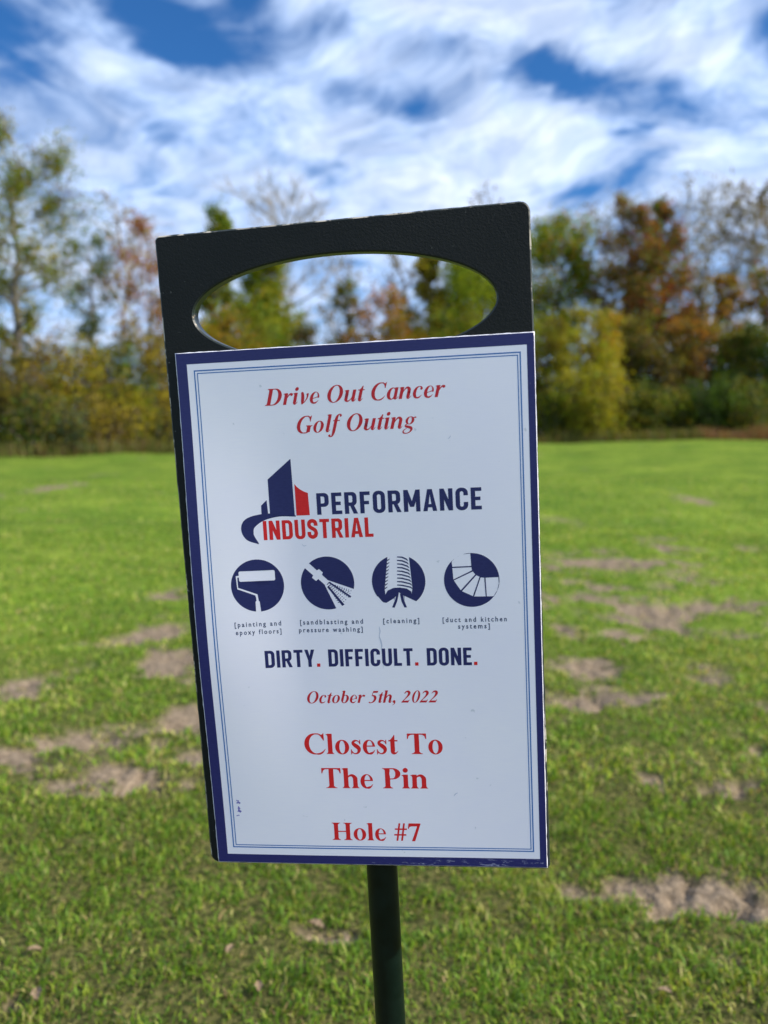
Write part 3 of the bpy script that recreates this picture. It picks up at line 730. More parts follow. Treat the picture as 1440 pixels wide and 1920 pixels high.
def ink(name, c, wear=None, rough=.4):
    m, g, b = new_mat(name)
    pc = g.n.new('ShaderNodeTexCoord').outputs['Object']
    n_ = g.noise(g.v('MULTIPLY', pc, (200, 1100, 1)), 1, 3, .6); nn = g.noise(pc, 260, 3, .6)
    cc = g.mix(g.ss(n_, .3, .7, 0, .35), c, tuple(min(1, q * 1.35 + .012) for q in c))
    cc = g.mix(g.ss(nn, .74, .80, 0, .35), cc, (.5, .52, .6))
    if wear:
        x_, y_, z_ = g.sep(pc); low = g.ss(y_, (10 - FOOT_Y) / 1000, (2 - FOOT_Y) / 1000)
        nw = g.m('MULTIPLY', g.noise(g.v('MULTIPLY', pc, (110, 330, 1)), 1, 4, .7), g.ss(x_, -.10, .13, .82, 1.04))
        cc = g.mix(g.m('MULTIPLY', g.m('MULTIPLY', g.ss(nw, .56, .63), low), .6), cc, (.42, .44, .60))
    g.put(b.inputs['Base Color'], cc); b.inputs['Roughness'].default_value = rough; b.inputs['Specular IOR Level'].default_value = .4
    return m
M_NAVY = ink('navy_border_ink', (0.018, 0.020, 0.125), True); M_LOGO = ink('navy_ink', (0.016, 0.020, 0.110))
M_RULE = ink('blue_rule_ink', (0.040, 0.150, 0.430)); M_RED = ink('red_ink', (0.54, 0.012, 0.026)); M_RED2 = ink('bright_red_ink', (0.66, 0.014, 0.020))
M_GREY = ink('grey_ink', (0.060, 0.075, 0.150)); M_SMUDGE = ink('smudge_ink', (0.16, 0.14, 0.46)); M_SCUFF = ink('scuff', (0.50, 0.54, 0.68))

def on_poster(name, V2, F, mat, label=None, dz_=.035):
    x, y = V2[:, 0], V2[:, 1]
    o = mesh_np(name, LA(x, y, bulge(x, y) + dz_), F, mat, poster)
    if label: o['label'] = label
    return o
def merge(parts_):
    V = []; F = []; k = 0
    for v, f in parts_:
        if len(f) == 0: continue
        V.append(v); F.append(f + k); k += len(v)
    return np.concatenate(V), np.concatenate(F)
def frame(x0, y0, x1, y1, t, step=4.0):
    """rectangular frame of width t as quads, outer edge x0..y1 (t may be a tuple l, r, b, t)"""
    l, r, bo, to = t if isinstance(t, tuple) else (t,) * 4
    def strip(ax0, ay0, ax1, ay1, vert):
        n = max(1, int(max(abs(ax1 - ax0), abs(ay1 - ay0)) / step)); m = max(1, int(min(abs(ax1 - ax0), abs(ay1 - ay0)) / step + .5))
        nx, ny = (m, n) if vert else (n, m)
        gx_, gy_ = np.meshgrid(np.linspace(ax0, ax1, nx + 1), np.linspace(ay0, ay1, ny + 1))
        i_ = (np.arange(ny)[:, None] * (nx + 1) + np.arange(nx)[None]).ravel()
        return np.stack([gx_.ravel(), gy_.ravel()], -1), np.stack([i_, i_ + 1, i_ + nx + 2, i_ + nx + 1], -1)
    return merge([strip(x0, y0, x0 + l, y1, True), strip(x1 - r, y0, x1, y1, True), strip(x0 + l, y0, x1 - r, y0 + bo, False), strip(x0 + l, y1 - to, x1 - r, y1, False)])
on_poster('navy_border', *frame(.5, .4, 278.9, 431.3, (8.4, 5.4, 7.4, 8.6)), M_NAVY)
on_poster('border_line', *frame(14.2, 13.9, 268.9, 417.8, 1.0), M_RULE, 'thin blue outer border line')
on_poster('border_line', *frame(16.6, 16.0, 266.8, 415.6, .75), M_RULE, 'thin blue inner border line')

# ---- glyphs --------------------------------------------------------------------------------
def brush(pts, n=5, mn=2):
    """pts: (x, y, width) -> outline of a smooth stroke of changing width"""
    p = np.array(pts, float); q = np.vstack([2 * p[0] - p[1], p, 2 * p[-1] - p[-2]]); o = []
    for i in range(1, len(q) - 2):
        for k in range(n):
            t = k / n
            o.append(.5 * ((2 * q[i]) + (q[i + 1] - q[i - 1]) * t + (2 * q[i - 1] - 5 * q[i] + 4 * q[i + 1] - q[i + 2]) * t * t + (3 * q[i] - q[i - 1] - 3 * q[i + 1] + q[i + 2]) * t ** 3))
    o.append(p[-1]); o = np.array(o); d = np.gradient(o[:, :2], axis=0); d /= np.linalg.norm(d, axis=1)[:, None] + 1e-9
    nn = np.stack([-d[:, 1], d[:, 0]], -1) * np.maximum(o[:, 2:3], mn) / 2
    return np.vstack([o[:, :2] + nn, (o[:, :2] - nn)[::-1]])
def box(x0, y0, x1, y1): return np.array([(x0, y0), (x1, y0), (x1, y1), (x0, y1)], float)
A = lambda *p: [(1, np.asarray(q, float)) for q in p]
S = lambda *p: [(-1, np.asarray(q, float)) for q in p]
def ft(x0, x1, y=0, d=1, s=48, s2=None):
    s2 = s if s2 is None else s2
    return np.array([(x0 - s, y), (x1 + s2, y), (x1 + s2, y + d * 19), (x1 + s2 * .5, y + d * 26), (x1, y + d * 75), (x0, y + d * 75), (x0 - s * .5, y + d * 26), (x0 - s, y + d * 19)])
def flag(x0, x1, y, s=50): return np.array([(x1, y), (x1, y - 110), (x0, y - 90), (x0 - s * .35, y - 42), (x0 - s, y - 34), (x0 - s, y - 15), (x0 + (x1 - x0) * .5, y - 3)])
GR = {}
GR['C'] = (722, A(ell(372, 338, 344, 353, 40)) + S(ell(418, 338, 236, 318, 40)) + S(box(430, -60, 800, 760)) + A(
    brush([(415, 673, 36), (505, 662, 40), (585, 600, 50), (640, 500, 34), (655, 455, 16)]), [(560, 640), (625, 655), (648, 692), (668, 692), (674, 452), (648, 452), (610, 560)],
    brush([(415, 2, 38), (520, 10, 58), (610, 58, 52), (668, 118, 30), (704, 172, 12)])))
GR['l'] = (278, A(box(66, 0, 212, 676), ft(66, 212), flag(66, 212, 676)))
GR['o'] = (500, A(ell(250, 230, 226, 243)) + S(ell(250, 230, 92, 212)))
eT = A(ell(222, 230, 198, 243)) + S(ell(245, 236, 92, 209)) + S(box(240, -60, 460, 246)) + A(box(120, 244, 416, 280), brush([(225, 14, 58), (295, 24, 74), (355, 62, 44), (398, 118, 20), (414, 140, 8)]))
GR['e'] = (444, eT)
GR['s'] = (389, A(brush([(318, 330, 8), (300, 392, 26), (240, 440, 36), (170, 440, 58), (112, 400, 84), (112, 340, 104), (180, 282, 128), (262, 214, 132), (292, 140, 112), (262, 58, 76), (190, 12, 44), (110, 32, 34), (62, 90, 26), (45, 150, 8)]),
    [(306, 440), (322, 473), (338, 473), (342, 325), (318, 325)], [(30, -14), (46, -14), (72, 30), (48, 160), (26, 160)]))
GR['t'] = (333, A(box(78, 100, 216, 461), box(20, 418, 308, 461), [(20, 430), (60, 455), (120, 520), (180, 600), (196, 632), (216, 632), (216, 430)], brush([(147, 130, 138), (152, 62, 132), (195, 26, 84), (255, 38, 40), (312, 96, 14)])))
GR['T'] = (667, A(box(258, 0, 408, 676), ft(258, 408, 0, 1, 100), box(32, 638, 635, 676), [(32, 676), (28, 496), (54, 496), (86, 590), (150, 632), (260, 640), (260, 676)], [(635, 676), (639, 496), (613, 496), (581, 590), (517, 632), (407, 640), (407, 676)]))
arch = brush([(185, 345, 16), (225, 404, 50), (295, 432, 74), (360, 410, 104), (414, 340, 136), (420, 290, 140)])
GR['h'] = (556, A(box(60, 0, 202, 676), ft(60, 202), flag(60, 202, 676), arch, box(350, 0, 490, 310), ft(350, 490)))
GR['n'] = (556, A(box(60, 0, 202, 461), ft(60, 202), flag(60, 202, 461), arch, box(350, 0, 490, 310), ft(350, 490)))
GR['i'] = (278, A(box(66, 0, 208, 461), ft(66, 208), flag(66, 208, 461), ell(135, 605, 80, 80, 24)))
GR['P'] = (611, A(box(108, 0, 262, 676), ft(108, 262, 0, 1, 80), ft(108, 262, 676, -1, 80, 20), box(250, 300, 350, 676), ell(350, 488, 240, 188)) + S(box(262, 334, 340, 642), ell(340, 488, 92, 154)))
GR['H'] = (778, A(box(100, 0, 250, 676), box(528, 0, 678, 676), ft(100, 250, 0, 1, 78), ft(100, 250, 676, -1, 78), ft(528, 678, 0, 1, 78), ft(528, 678, 676, -1, 78), box(250, 318, 528, 360)))
GR['#'] = (500, A([(90, 0), (155, 0), (255, 676), (190, 676)], [(255, 0), (320, 0), (420, 676), (355, 676)], box(20, 200, 450, 258), box(50, 420, 480, 478)))
GR['7'] = (500, A([(48, 676), (475, 676), (475, 655), (258, -13), (142, -13), (350, 562), (150, 562), (85, 540), (42, 462), (18, 470)]))
GR[' '] = (250, [])
GI = {' ': (250, [])}
def ex(x, y=0): return brush([(x, y + 95, 130), (x + 4, y + 40, 100), (x + 40, y + 16, 54), (x + 85, y + 50, 30), (x + 125, y + 108, 12)])
GI['O'] = (722, A(ell(352, 336, 318, 352, 40)) + S(ell(352, 336, 172, 320, 40)))
GI['D'] = (722, A(box(78, 0, 228, 669), ft(78, 228, 0, 1, 75, 10), ft(78, 228, 669, -1, 75, 10), box(220, 0, 330, 669), ell(330, 334.5, 318, 334.5, 40)) + S(box(228, 36, 310, 633), ell(310, 334.5, 185, 298.5, 36), box(-80, -20, 150, 700)) + A(box(78, 0, 228, 669), ft(78, 228, 0, 1, 75, 10), ft(78, 228, 669, -1, 75, 10)))
capC = A(ell(345, 336, 312, 352, 40)) + S(ell(392, 336, 214, 318, 40)) + S(box(390, -60, 760, 760)) + A(
    brush([(378, 671, 36), (455, 660, 44), (520, 600, 46), (556, 510, 34), (562, 460, 14)]), [(490, 640), (548, 655), (572, 690), (592, 690), (580, 450), (556, 450), (530, 560)],
    brush([(378, 4, 40), (465, 12, 56), (550, 66, 48), (600, 130, 26), (625, 172, 10)]))
GI['C'] = (667, capC)
GI['G'] = (722, capC[:-1] + A(brush([(378, 3, 40), (450, 4, 46), (530, 30, 50), (580, 60, 60)]), box(480, 30, 628, 290), ft(480, 628, 300, -1, 62, 62)))
GI['o'] = (500, A(ell(235, 225, 214, 238)) + S(ell(235, 225, 90, 210)))
GI['e'] = (444, A(ell(212, 225, 192, 238)) + S(ell(240, 236, 92, 202)) + S(box(230, -60, 460, 220)) + A([(105, 170), (260, 215), (350, 250), (400, 300), (385, 330), (330, 275), (250, 240), (105, 205)], brush([(215, 14, 58), (285, 24, 66), (345, 66, 36), (390, 120, 12)])))
GI['c'] = (444, A(ell(212, 225, 192, 238)) + S(ell(246, 236, 100, 204)) + S(box(235, -60, 460, 520)) + A(brush([(225, 448, 34), (280, 446, 36), (335, 415, 60)]), ell(330, 372, 52, 52, 20), brush([(215, 14, 58), (285, 24, 62), (345, 66, 36), (388, 120, 12)])))
GI['l'] = (278, A(box(62, 60, 192, 699), flag(62, 192, 699), ex(127)))
GI['i'] = (278, A(box(62, 60, 192, 462), flag(62, 192, 462), ex(127), ell(128, 605, 72, 76, 24)))
GI['r'] = (389, A(box(48, 0, 178, 462), flag(48, 178, 462), brush([(168, 250, 14), (205, 350, 44), (262, 422, 58), (320, 432, 60)]), ell(332, 400, 56, 56, 20)))
archI = brush([(165, 240, 14), (205, 350, 44), (275, 428, 66), (345, 420, 96), (398, 350, 128), (402, 280, 130)])
GI['n'] = (556, A(box(44, 0, 174, 462), flag(44, 174, 462), archI, box(337, 60, 467, 300), ex(402)))
GI['h'] = (556, A(box(44, 0, 174, 699), flag(44, 174, 699), archI, box(337, 60, 467, 300), ex(402)))
GI['u'] = (556, A(box(56, 130, 186, 462), flag(56, 186, 462), brush([(121, 170, 130), (125, 80, 126), (175, 24, 70), (245, 28, 50), (310, 90, 34), (360, 190, 14)]), box(345, 60, 475, 462), ex(410)))
GI['t'] = (278, A(box(62, 60, 190, 455), box(0, 418, 262, 458), [(0, 425), (60, 455), (120, 520), (150, 594), (190, 594), (190, 430)], ex(126)))
GI['b'] = (500, A(ell(245, 225, 210, 238)) + S(ell(228, 225, 92, 205)) + A(box(44, 120, 170, 699), flag(44, 170, 699)))
GI['a'] = (500, A(ell(225, 225, 205, 238)) + S(ell(248, 232, 92, 202)) + A(box(318, 60, 442, 462), ex(380)))
GI['v'] = (444, A(brush([(60, 440, 60), (108, 425, 100), (150, 300, 126), (178, 120, 118), (185, -10, 60)]), brush([(175, -8, 30), (270, 90, 42), (335, 210, 50), (352, 330, 72), (322, 410, 96)])))
GI['f'] = (333, A(brush([(-20, -178, 36), (45, -196, 40), (105, -150, 78), (130, -20, 118), (135, 200, 128), (138, 450, 124), (155, 590, 104), (205, 668, 56), (270, 685, 38), (300, 662, 36)]), ell(298, 630, 46, 46, 20), ell(-18, -150, 46, 46, 20), box(25, 420, 300, 458)))
GI['g'] = (500, A(ell(225, 305, 176, 158)) + S(ell(222, 305, 72, 130)) + A(brush([(330, 395, 26), (390, 420, 44), (460, 412, 50)]), brush([(150, 172, 24), (92, 130, 50), (110, 78, 84), (230, 48, 96), (340, 0, 100), (360, -70, 84), (300, -160, 48), (190, -198, 34), (80, -180, 50), (40, -120, 52), (80, -50, 34), (160, -5, 22)])))
GI['5'] = (500, A([(150, 669), (430, 669), (400, 566), (140, 566)], [(140, 600), (165, 600), (150, 400), (115, 400)], brush([(105, 400, 20), (200, 405, 70), (300, 350, 118), (345, 240, 132), (310, 110, 110), (220, 20, 60), (110, 0, 44), (40, 40, 74)])))
GI['0'] = (500, A(ell(250, 335, 212, 348, 36)) + S(ell(250, 335, 96, 320, 36)))
GI['2'] = (500, A(brush([(70, 500, 14), (115, 590, 56), (205, 632, 92), (300, 590, 130), (330, 490, 134), (270, 350, 84), (160, 200, 48), (60, 70, 40), (20, 20, 34)]), [(5, 0), (385, 0), (440, 160), (415, 165), (370, 112), (130, 110), (40, 50)]))
GI[','] = (250, A(ell(92, 68, 74, 74, 20), brush([(130, 60, 80), (146, -20, 56), (110, -90, 36), (40, -150, 12)])))
# condensed square sans, cap height 1
w = .195
GS = {' ': (.27, [])}
GS['I'] = (w, A(box(0, 0, w, 1)))
GS['E'] = (.47, A(box(0, 0, w, 1), box(w, 0, .47, .165), box(w, .835, .47, 1), box(w, .42, .42, .58)))
GS['F'] = (.46, A(box(0, 0, w, 1), box(w, .835, .46, 1), box(w, .41, .41, .57)))
GS['L'] = (.44, A(box(0, 0, w, 1), box(w, 0, .44, .165)))
GS['T'] = (.52, A(box(.26 - w / 2, 0, .26 + w / 2, 1), box(0, .835, .52, 1)))
GS['P'] = (.56, A(box(0, 0, w, 1), rrect(.05, .36, .56, 1, (0, .21, .21, 0))) + S(rrect(w, .52, .56 - w, .84, (0, .07, .07, 0))))
GS['R'] = (.58, GS['P'][1] + A([(.22, .44), (.40, .44), (.595, 0), (.395, 0)]))
GS['O'] = (.56, A(rrect(0, -.012, .56, 1.012, .25)) + S(rrect(w, .15, .56 - w, .85, .085)))
GS['D'] = (.56, A(rrect(0, 0, .56, 1, (0, .24, .24, 0))) + S(rrect(w, .165, .56 - w, .835, (0, .08, .08, 0))))
GS['C'] = (.55, A(rrect(0, -.012, .55, 1.012, .25)) + S(rrect(w, .15, .55 - w, .85, .085)) + S(box(.28, .36, .6, .66)))
GS['U'] = (.56, A(rrect(0, -.012, .56, 1, (0, 0, .25, .25))) + S(rrect(w, .15, .56 - w, 1.1, (0, 0, .085, .085))))
GS['N'] = (.58, A(box(0, 0, w, 1), box(.58 - w, 0, .58, 1), [(0, 1), (w, 1), (.58, 0), (.58 - w, 0)]))
GS['M'] = (.74, A(box(0, 0, w, 1), box(.74 - w, 0, .74, 1), [(0, 1), (w, 1), (.46, .22), (.28, .22)], [(.74, 1), (.74 - w, 1), (.28, .22), (.46, .22)]))
GS['A'] = (.62, A([(0, 0), (.205, 1), (.415, 1), (.62, 0)]) + S([(.188, -.01), (.222, .17), (.398, .17), (.432, -.01)], [(.25, .32), (.31, .76), (.37, .32)]))
GS['Y'] = (.58, A(box(.29 - w / 2, 0, .29 + w / 2, .45), [(0, 1), (.20, 1), (.29, .64), (.38, 1), (.58, 1), (.29 + w / 2, .38), (.29 - w / 2, .38)]))
GS['S'] = (.54, A(brush([(.45, .66, w), (.45, .76, w), (.40, .87, w), (.27, .92, w), (.13, .86, w), (.095, .72, w), (.15, .60, w), (.27, .52, w), (.40, .43, w), (.45, .29, w), (.41, .15, w), (.27, .08, w), (.13, .14, w), (.09, .25, w), (.09, .35, w)], 3, .01)))
GS['.'] = (.19, A(box(0, 0, .19, .19)))
cache = {}
def text_line(s, font, fid, x0, x1, y, size, gap=0.0, shear=0.0, only=None):
    """lay glyphs out along the poster from x0 to x1 at baseline y; size = mm per font unit * unit height"""
    adv = sum(font[c][0] for c in s) + gap * (len(s) - 1)
    sx = (x1 - x0) / adv; k = 0.0; out = []
    for c in s:
        wd, sh = font[c]
        if sh and (only is None or only(c)):
            if (fid, c) not in cache:
                q = 1000.0 if fid != 's' else 1.0
                cache[(fid, c)] = fill([(t, p / q * 100) for t, p in sh])
            v, f = cache[(fid, c)]; q = .001 if fid != 's' else 1.0
            vy = v[:, 1] / 100
            vx = v[:, 0] / 100 + shear * vy
            out.append((np.stack([x0 + (k * q) * sx / q + vx * sx / q, y + vy * size], -1), f))
        k += wd + gap
    return merge(out)
def say(name, mat, label, *a, **kw):
    v, f = text_line(*a, **kw); return on_poster(name, v, f, mat, label)
SH_ = .27
say('lettering', M_RED, 'red italic lettering reading Drive Out Cancer', 'Drive Out Cancer', GI, 'i', 69.5, 209.5, 387.2, 19.4, shear=SH_)
say('lettering', M_RED, 'red italic lettering reading Golf Outing', 'Golf Outing', GI, 'i', 92.0, 187.0, 364.6, 19.4, shear=SH_)
say('lettering', M_RED, 'red italic date reading October 5th, 2022', 'October 5th, 2022', GI, 'i', 86.0, 195.0, 142.8, 15.0, shear=SH_)
say('lettering', M_RED2, 'large red lettering reading Closest To', 'Closest To', GR, 'r', 82.0, 198.2, 98.6, 26.2)
say('lettering', M_RED2, 'large red lettering reading The Pin', 'The Pin', GR, 'r', 94.8, 184.6, 68.6, 26.2)
say('lettering', M_RED2, 'red lettering reading Hole #7', 'Hole #7', GR, 'r', 101.0, 177.0, 22.2, 23.0)
say('lettering', M_LOGO, 'navy block capitals beside the skyline logo', 'PERFORMANCE', GS, 's', 106.0, 236.0, 299.4, 17.3, gap=.125)
say('lettering', M_RED2, 'red block capitals under the skyline logo', 'INDUSTRIAL', GS, 's', 61.2, 150.2, 280.4, 15.6, gap=.115)
DDD = 'DIRTY. DIFFICULT. DONE.'
say('lettering', M_LOGO, 'navy block capitals reading DIRTY DIFFICULT DONE', DDD, GS, 's', 55.0, 228.2, 173.9, 14.6, gap=.11, only=lambda c: c != '.')
dv, df = text_line(DDD, GS, 's', 55.0, 228.2, 173.9, 14.6, gap=.11, only=lambda c: c == '.')
nvp = len(dv) // 3
for q in range(3):
    fq = df[(df[:, 0] >= q * nvp) & (df[:, 0] < (q + 1) * nvp)] - q * nvp
    on_poster('full_stop', dv[q * nvp:(q + 1) * nvp], fq, M_RED2, ('square red full stop after DIRTY', 'square red full stop after DIFFICULT', 'square red full stop after DONE')[q])

# skyline logo
v, f = merge([fill(A([(67.6, 301.0), (87.7, 299.6), (87.2, 345.0), (67.6, 329.2)]), 5), fill(A([(60.7, 300.0), (66.2, 300.6), (65.6, 312.8), (60.8, 308.4)])),
              fill(A(brush([(56.8, 277.6, .6), (49.6, 284.6, 8.2), (49.5, 293.0, 10.4), (60.0, 298.6, 6.0), (74.0, 300.3, 2.6), (88.4, 299.1, 1.0)], 8, .3)), 5)])
on_poster('skyline_logo', v, f, M_LOGO, 'navy towers over a curved swoosh')
v, f = fill(A(np.vstack([[(99.9, 299.4), (99.4, 317.2)], [(96.0, 318.6), (92.8, 320.6), (90.6, 322.6)], [(89.0, 324.8), (89.0, 299.4)]])))
on_poster('logo_tower', v, f, M_RED2, 'red tower of the skyline logo')

# round icons
def circle(cx, cy, r): return ell(cx, cy, r, r, 64)
c1 = (53.4, 243.4)
def at_(c, k, pts): return np.array([(c[0] + x * k, c[1] + y * k) for x, y in pts])
k1 = 21.6 / 267.0                         # icon units = pixels of the enlarged photo
def P1(*pts): return at_(c1, k1, [(x - 356, 372 - y) for x, y in pts])
sh = A(circle(*c1, 21.6)) + S(rrect(*P1((174, 325))[0], *P1((538, 219))[0], 1.3), P1((143, 266), (175, 262), (175, 280), (158, 282), (160, 386), (348, 460), (352, 490), (330, 490), (328, 472), (150, 400)),
      P1((332, 468), (350, 466), (358, 530), (366, 534), (374, 650), (322, 650), (324, 534), (334, 530)))
on_poster('roller_icon', *fill(sh, 4), M_LOGO, 'round navy icon of a paint roller')
c2 = (110.7, 243.7); k2 = 21.8 / 273.0
def P2(*pts): return at_(c2, k2, [(x - 1077, 349 - y) for x, y in pts])
sh = A(circle(*c2, 21.8)) + S(P2((800, 90), (905, 145), (976, 215), (1000, 203), (1036, 238), (1026, 262), (1082, 318), (1400, 437), (1400, 700), (1172, 660), (1045, 362), (985, 305), (962, 325), (922, 290), (935, 265), (855, 190), (760, 150)))
sh += A(P2((1100, 335), (1312, 490), (1300, 506), (1085, 345)), P2((1085, 375), (1238, 575), (1214, 588), (1072, 390)))
dots = []
for line, (aa, n_d) in enumerate(((-21.5, 11), (-27.5, 11), (-33, 0), (-40, 0), (-44.5, 11), (-50.5, 11), (-56, 0), (-62, 10), (-67, 0))):
    for k in range(n_d):
        rr = 30 + k * 24; t = R(aa); x0 = 1060 + math.cos(t) * rr; y0 = 335 - math.sin(t) * rr
        if (x0 - 1077) ** 2 + (y0 - 349) ** 2 < 262 ** 2: dots.append(P2((x0 - 5, y0 - 3), (x0 + 3, y0 - 5), (x0 + 5, y0 + 3), (x0 - 3, y0 + 5)))
for (aa, n_d) in ((-36.2, 10), (-47.5, 0), (-59.2, 9), (-24.5, 9)):
    for k in range(n_d):
        rr = 60 + k * 24; t = R(aa); x0 = 1060 + math.cos(t) * rr; y0 = 335 - math.sin(t) * rr
        if (x0 - 1077) ** 2 + (y0 - 349) ** 2 < 262 ** 2: dots.append(P2((x0 - 5, y0 - 3), (x0 + 3, y0 - 5), (x0 + 5, y0 + 3), (x0 - 3, y0 + 5)))
on_poster('spray_icon', *fill(sh + A(*dots)), M_LOGO, 'round navy icon of a spraying nozzle')
c3 = (168.2, 243.9); k3 = 21.4 / 259.0
def P3(*pts): return at_(c3, k3, [(x - 343, 310 - y) for x, y in pts])
sh = A(circle(*c3, 21.4)) + S(P3((230, 0), (247, 70), (205, 385), (209, 440), (232, 400), (290, 375), (350, 372), (420, 385), (462, 415), (462, 440), (474, 385), (455, 80), (470, 0)))
for q in range(9):       # hose rings
    y0 = 68 + q * 34.5; xl = 340 - q * 1.5; xr = 446 + q * 3.6
    sh += A(P3((xl, y0 - 2), (xl + 50, y0 + 1), (xr - 14, y0 + 22), (xr, y0 + 42), (xr - 4, y0 + 46), (xr - 22, y0 + 33), (xl + 45, y0 + 14), (xl, y0 + 8)))
    xs0 = 246 - q * 4.6
    sh += A(P3((xs0 - 3, y0 + 30), (xs0 + 26, y0 + 16), (xs0 + 20, y0 + 26), (xs0 - 2, y0 + 44)))
sh += S(P3((60, 620), (60, 480), (135, 455), (180, 515), (215, 522), (290, 478), (298, 620)), P3((398, 620), (392, 455), (500, 510), (525, 508), (560, 455), (640, 480), (640, 620)))
sh += S(P3((270, 620), (298, 470), (342, 420), (385, 455), (410, 620)))
sh += A(P3((318, 430), (340, 428), (322, 505), (292, 572), (268, 568), (298, 500)), P3((350, 432), (378, 440), (388, 500), (412, 570), (388, 572), (362, 510)))
on_poster('hose_icon', *fill(sh), M_LOGO, 'round navy icon of a ribbed cleaning hose')
c4 = (226.0, 243.5); k4 = 21.7 / 264.0
def P4(*pts): return at_(c4, k4, [(x - 1045, 300 - y) for x, y in pts])
inn = circle(*c4, 20.7)
duct = P4((862, 100), (1042, 20), (1050, 190), (1062, 220), (1090, 250), (1130, 272), (1170, 277), (1330, 274), (1330, 465), (1060, 467), (940, 405), (880, 300))
sh = A(circle(*c4, 21.7))
cells = [((862, 120), (865, 110), (900, 78), (960, 48), (1042, 40), (1047, 162), (866, 166)), ((866, 178), (1048, 174), (1052, 205), (872, 290)), ((876, 300), (1060, 216), (1082, 245), (938, 398)),
         ((950, 408), (1092, 254), (1122, 270), (1052, 458)), ((1064, 462), (1132, 276), (1166, 280), (1174, 463)), ((1184, 463), (1178, 280), (1300, 277), (1302, 340), (1285, 405), (1248, 463))]
sh += S(*[P4(*c) for c in cells])
on_poster('duct_icon', *fill(sh), M_LOGO, 'round navy icon of a bent duct')

# small captions in the built-in face
def caption(s, x0, x1, y, capmm=4.0):
    cu = bpy.data.curves.new('caption', 'FONT'); cu.body = s; cu.size = 1; cu.space_character = 1.45; cu.resolution_u = 3; cu.offset = 0.022
    o = bpy.data.objects.new('caption', cu); COL.objects.link(o)
    dg = bpy.context.evaluated_depsgraph_get(); me = bpy.data.meshes.new_from_object(o.evaluated_get(dg))
    me.calc_loop_triangles()
    v = np.array([tuple(q.co)[:2] for q in me.vertices]); f = np.array([tuple(t.vertices) for t in me.loop_triangles])
    bpy.data.objects.remove(o); bpy.data.curves.remove(cu); bpy.data.meshes.remove(me)
    a, b_ = v[:, 0].min(), v[:, 0].max()
    v = np.stack([x0 + (v[:, 0] - a) / (b_ - a) * (x1 - x0), y + v[:, 1] * capmm / .72], -1)
    a3 = v[f]; ar_ = np.cross(a3[:, 1] - a3[:, 0], a3[:, 2] - a3[:, 0]); f = np.where(ar_[:, None] > 0, f, f[:, ::-1])
    on_poster('caption', v, f, M_GREY, 'small caption reading ' + s.strip('[]'))
caption('[painting and', 32.3, 70.4, 209.6); caption('epoxy floors]', 32.8, 70.2, 203.0)
caption('[sandblasting and', 86.0, 137.8, 209.7); caption('pressure washing]', 84.7, 137.2, 203.2)
caption('[cleaning]', 154.2, 183.3, 209.6)
caption('[duct and kitchen', 201.9, 252.4, 209.7); caption('systems]', 214.0, 239.0, 204.2)

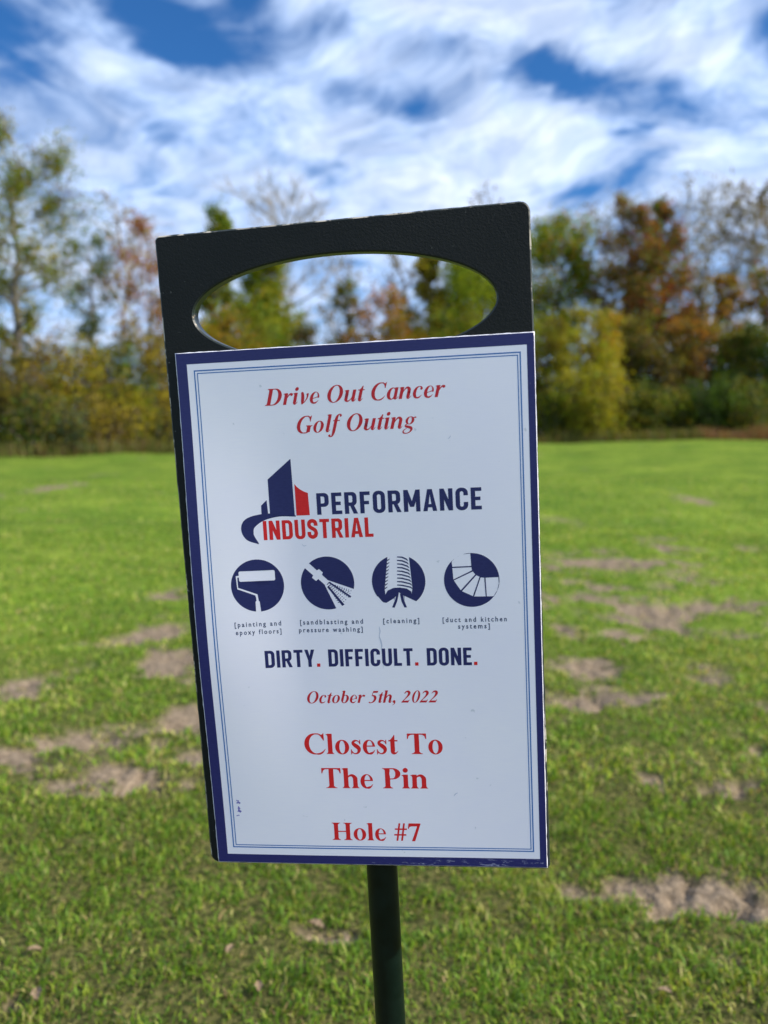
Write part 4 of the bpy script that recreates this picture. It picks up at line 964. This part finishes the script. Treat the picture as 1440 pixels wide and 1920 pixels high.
# ink smudge near the lower left corner
rr_ = np.random.default_rng(9); sh = []
for (cx_, cy_, a_, b_, n_) in ((22.5, 47.5, 1.5, 1.6, 9), (21.5, 43.2, 2.6, .5, 4), (22.0, 50.5, .8, 1.6, 5), (22.5, 55.0, 1.7, .6, 5), (21.5, 56.6, 1.0, .5, 3)):
    for k in range(n_): sh.append((1, ell(cx_ + rr_.normal(0, a_ * .5), cy_ + rr_.normal(0, b_ * .5), rr_.uniform(.35, 1.0), rr_.uniform(.3, .85), 9)))
on_poster('ink_smudge', *fill(sh), M_SMUDGE, 'small purple ink smudge near the lower left corner')
for bp_, lab in (([(150.6, 207, .3), (151.2, 203, .8), (150.4, 199, .5), (151.4, 195, 1.1), (152.0, 191, .9), (151.6, 187, .35), (152.6, 182, .3), (152.2, 172, .25)], 'long faint grey scuff between the small captions and the slogan'),
                 ([(92, 276, .2), (93.5, 274.6, .5), (95.5, 275.2, .2)], 'tiny grey scuff under the red capitals'), ([(205, 62, .2), (206.4, 64, .7), (208.6, 65.2, .2)], 'small grey scuff in the empty lower right of the paper'),
                 ([(212, 355, .3), (213.4, 356.2, .6), (214, 357.5, .2)], 'small grey scuff in the upper right of the paper')):
    on_poster('scuff_mark', *fill(A(brush(bp_, 4, .05))), M_SCUFF, lab)

# ------------------------------------------------------------------ a few dead leaves in the near grass
ml, g, b = new_mat('dead_leaf'); pc = g.n.new('ShaderNodeTexCoord').outputs['Object']
g.put(b.inputs['Base Color'], g.mix(g.ss(g.noise(pc, 60, 3, .6), .3, .7), (.16, .105, .06), (.30, .215, .125))); b.inputs['Roughness'].default_value = .7
def dead_leaf_mesh():
    V = []; F = []; n = 9
    for i in range(n):
        t = i / (n - 1); wv = math.sin(math.pi * min(t * 1.05, 1)) ** .7 * .016 * (1 + .25 * math.sin(t * 19))
        for s in (-1, -.5, 0, .5, 1): V.append((s * wv, (t - .5) * .060, .010 + .009 * abs(s) ** 1.5 + .010 * math.sin(t * 3.1)))
    for i in range(n - 1):
        for k in range(4): F.append((i * 5 + k, i * 5 + k + 1, i * 5 + k + 6, i * 5 + k + 5))
    return V, F
v_, f_ = dead_leaf_mesh()
DL = [(72, 1868, 'pale brown curled dead leaf lying in the grass at the lower left corner', 1.0, .4), (64, 1800, 'brown dead leaf in the grass just above the one in the lower left corner', .8, 1.9),
      (432, 1800, 'pinkish brown dead leaf in the grass left of the post', .7, 2.8), (592, 1742, 'pale dead leaf lying in a thin spot close to the left of the post', 1.1, 1.2),
      (485, 1872, 'small dead leaf near the bottom edge left of the post', .75, .2), (1245, 1884, 'yellowish dead leaf near the bottom edge right of the post', .8, 1.3)]
first = None
for (a, b_, lab, s_, rz) in DL:
    x, y, _ = g2w(a, b_)
    if first is None: o = mesh_np('fallen_leaf', v_, f_, ml, smooth=True); first = o
    else: o = first.copy(); COL.objects.link(o)
    o.location = (x, y, gzat(x, y) + .010); o.rotation_euler = (.15 * math.sin(a), .2 * math.cos(a), rz); o.scale = (s_ * .58,) * 3
    tag(o, lab, 'leaf', 'dead leaves lying in the near grass')
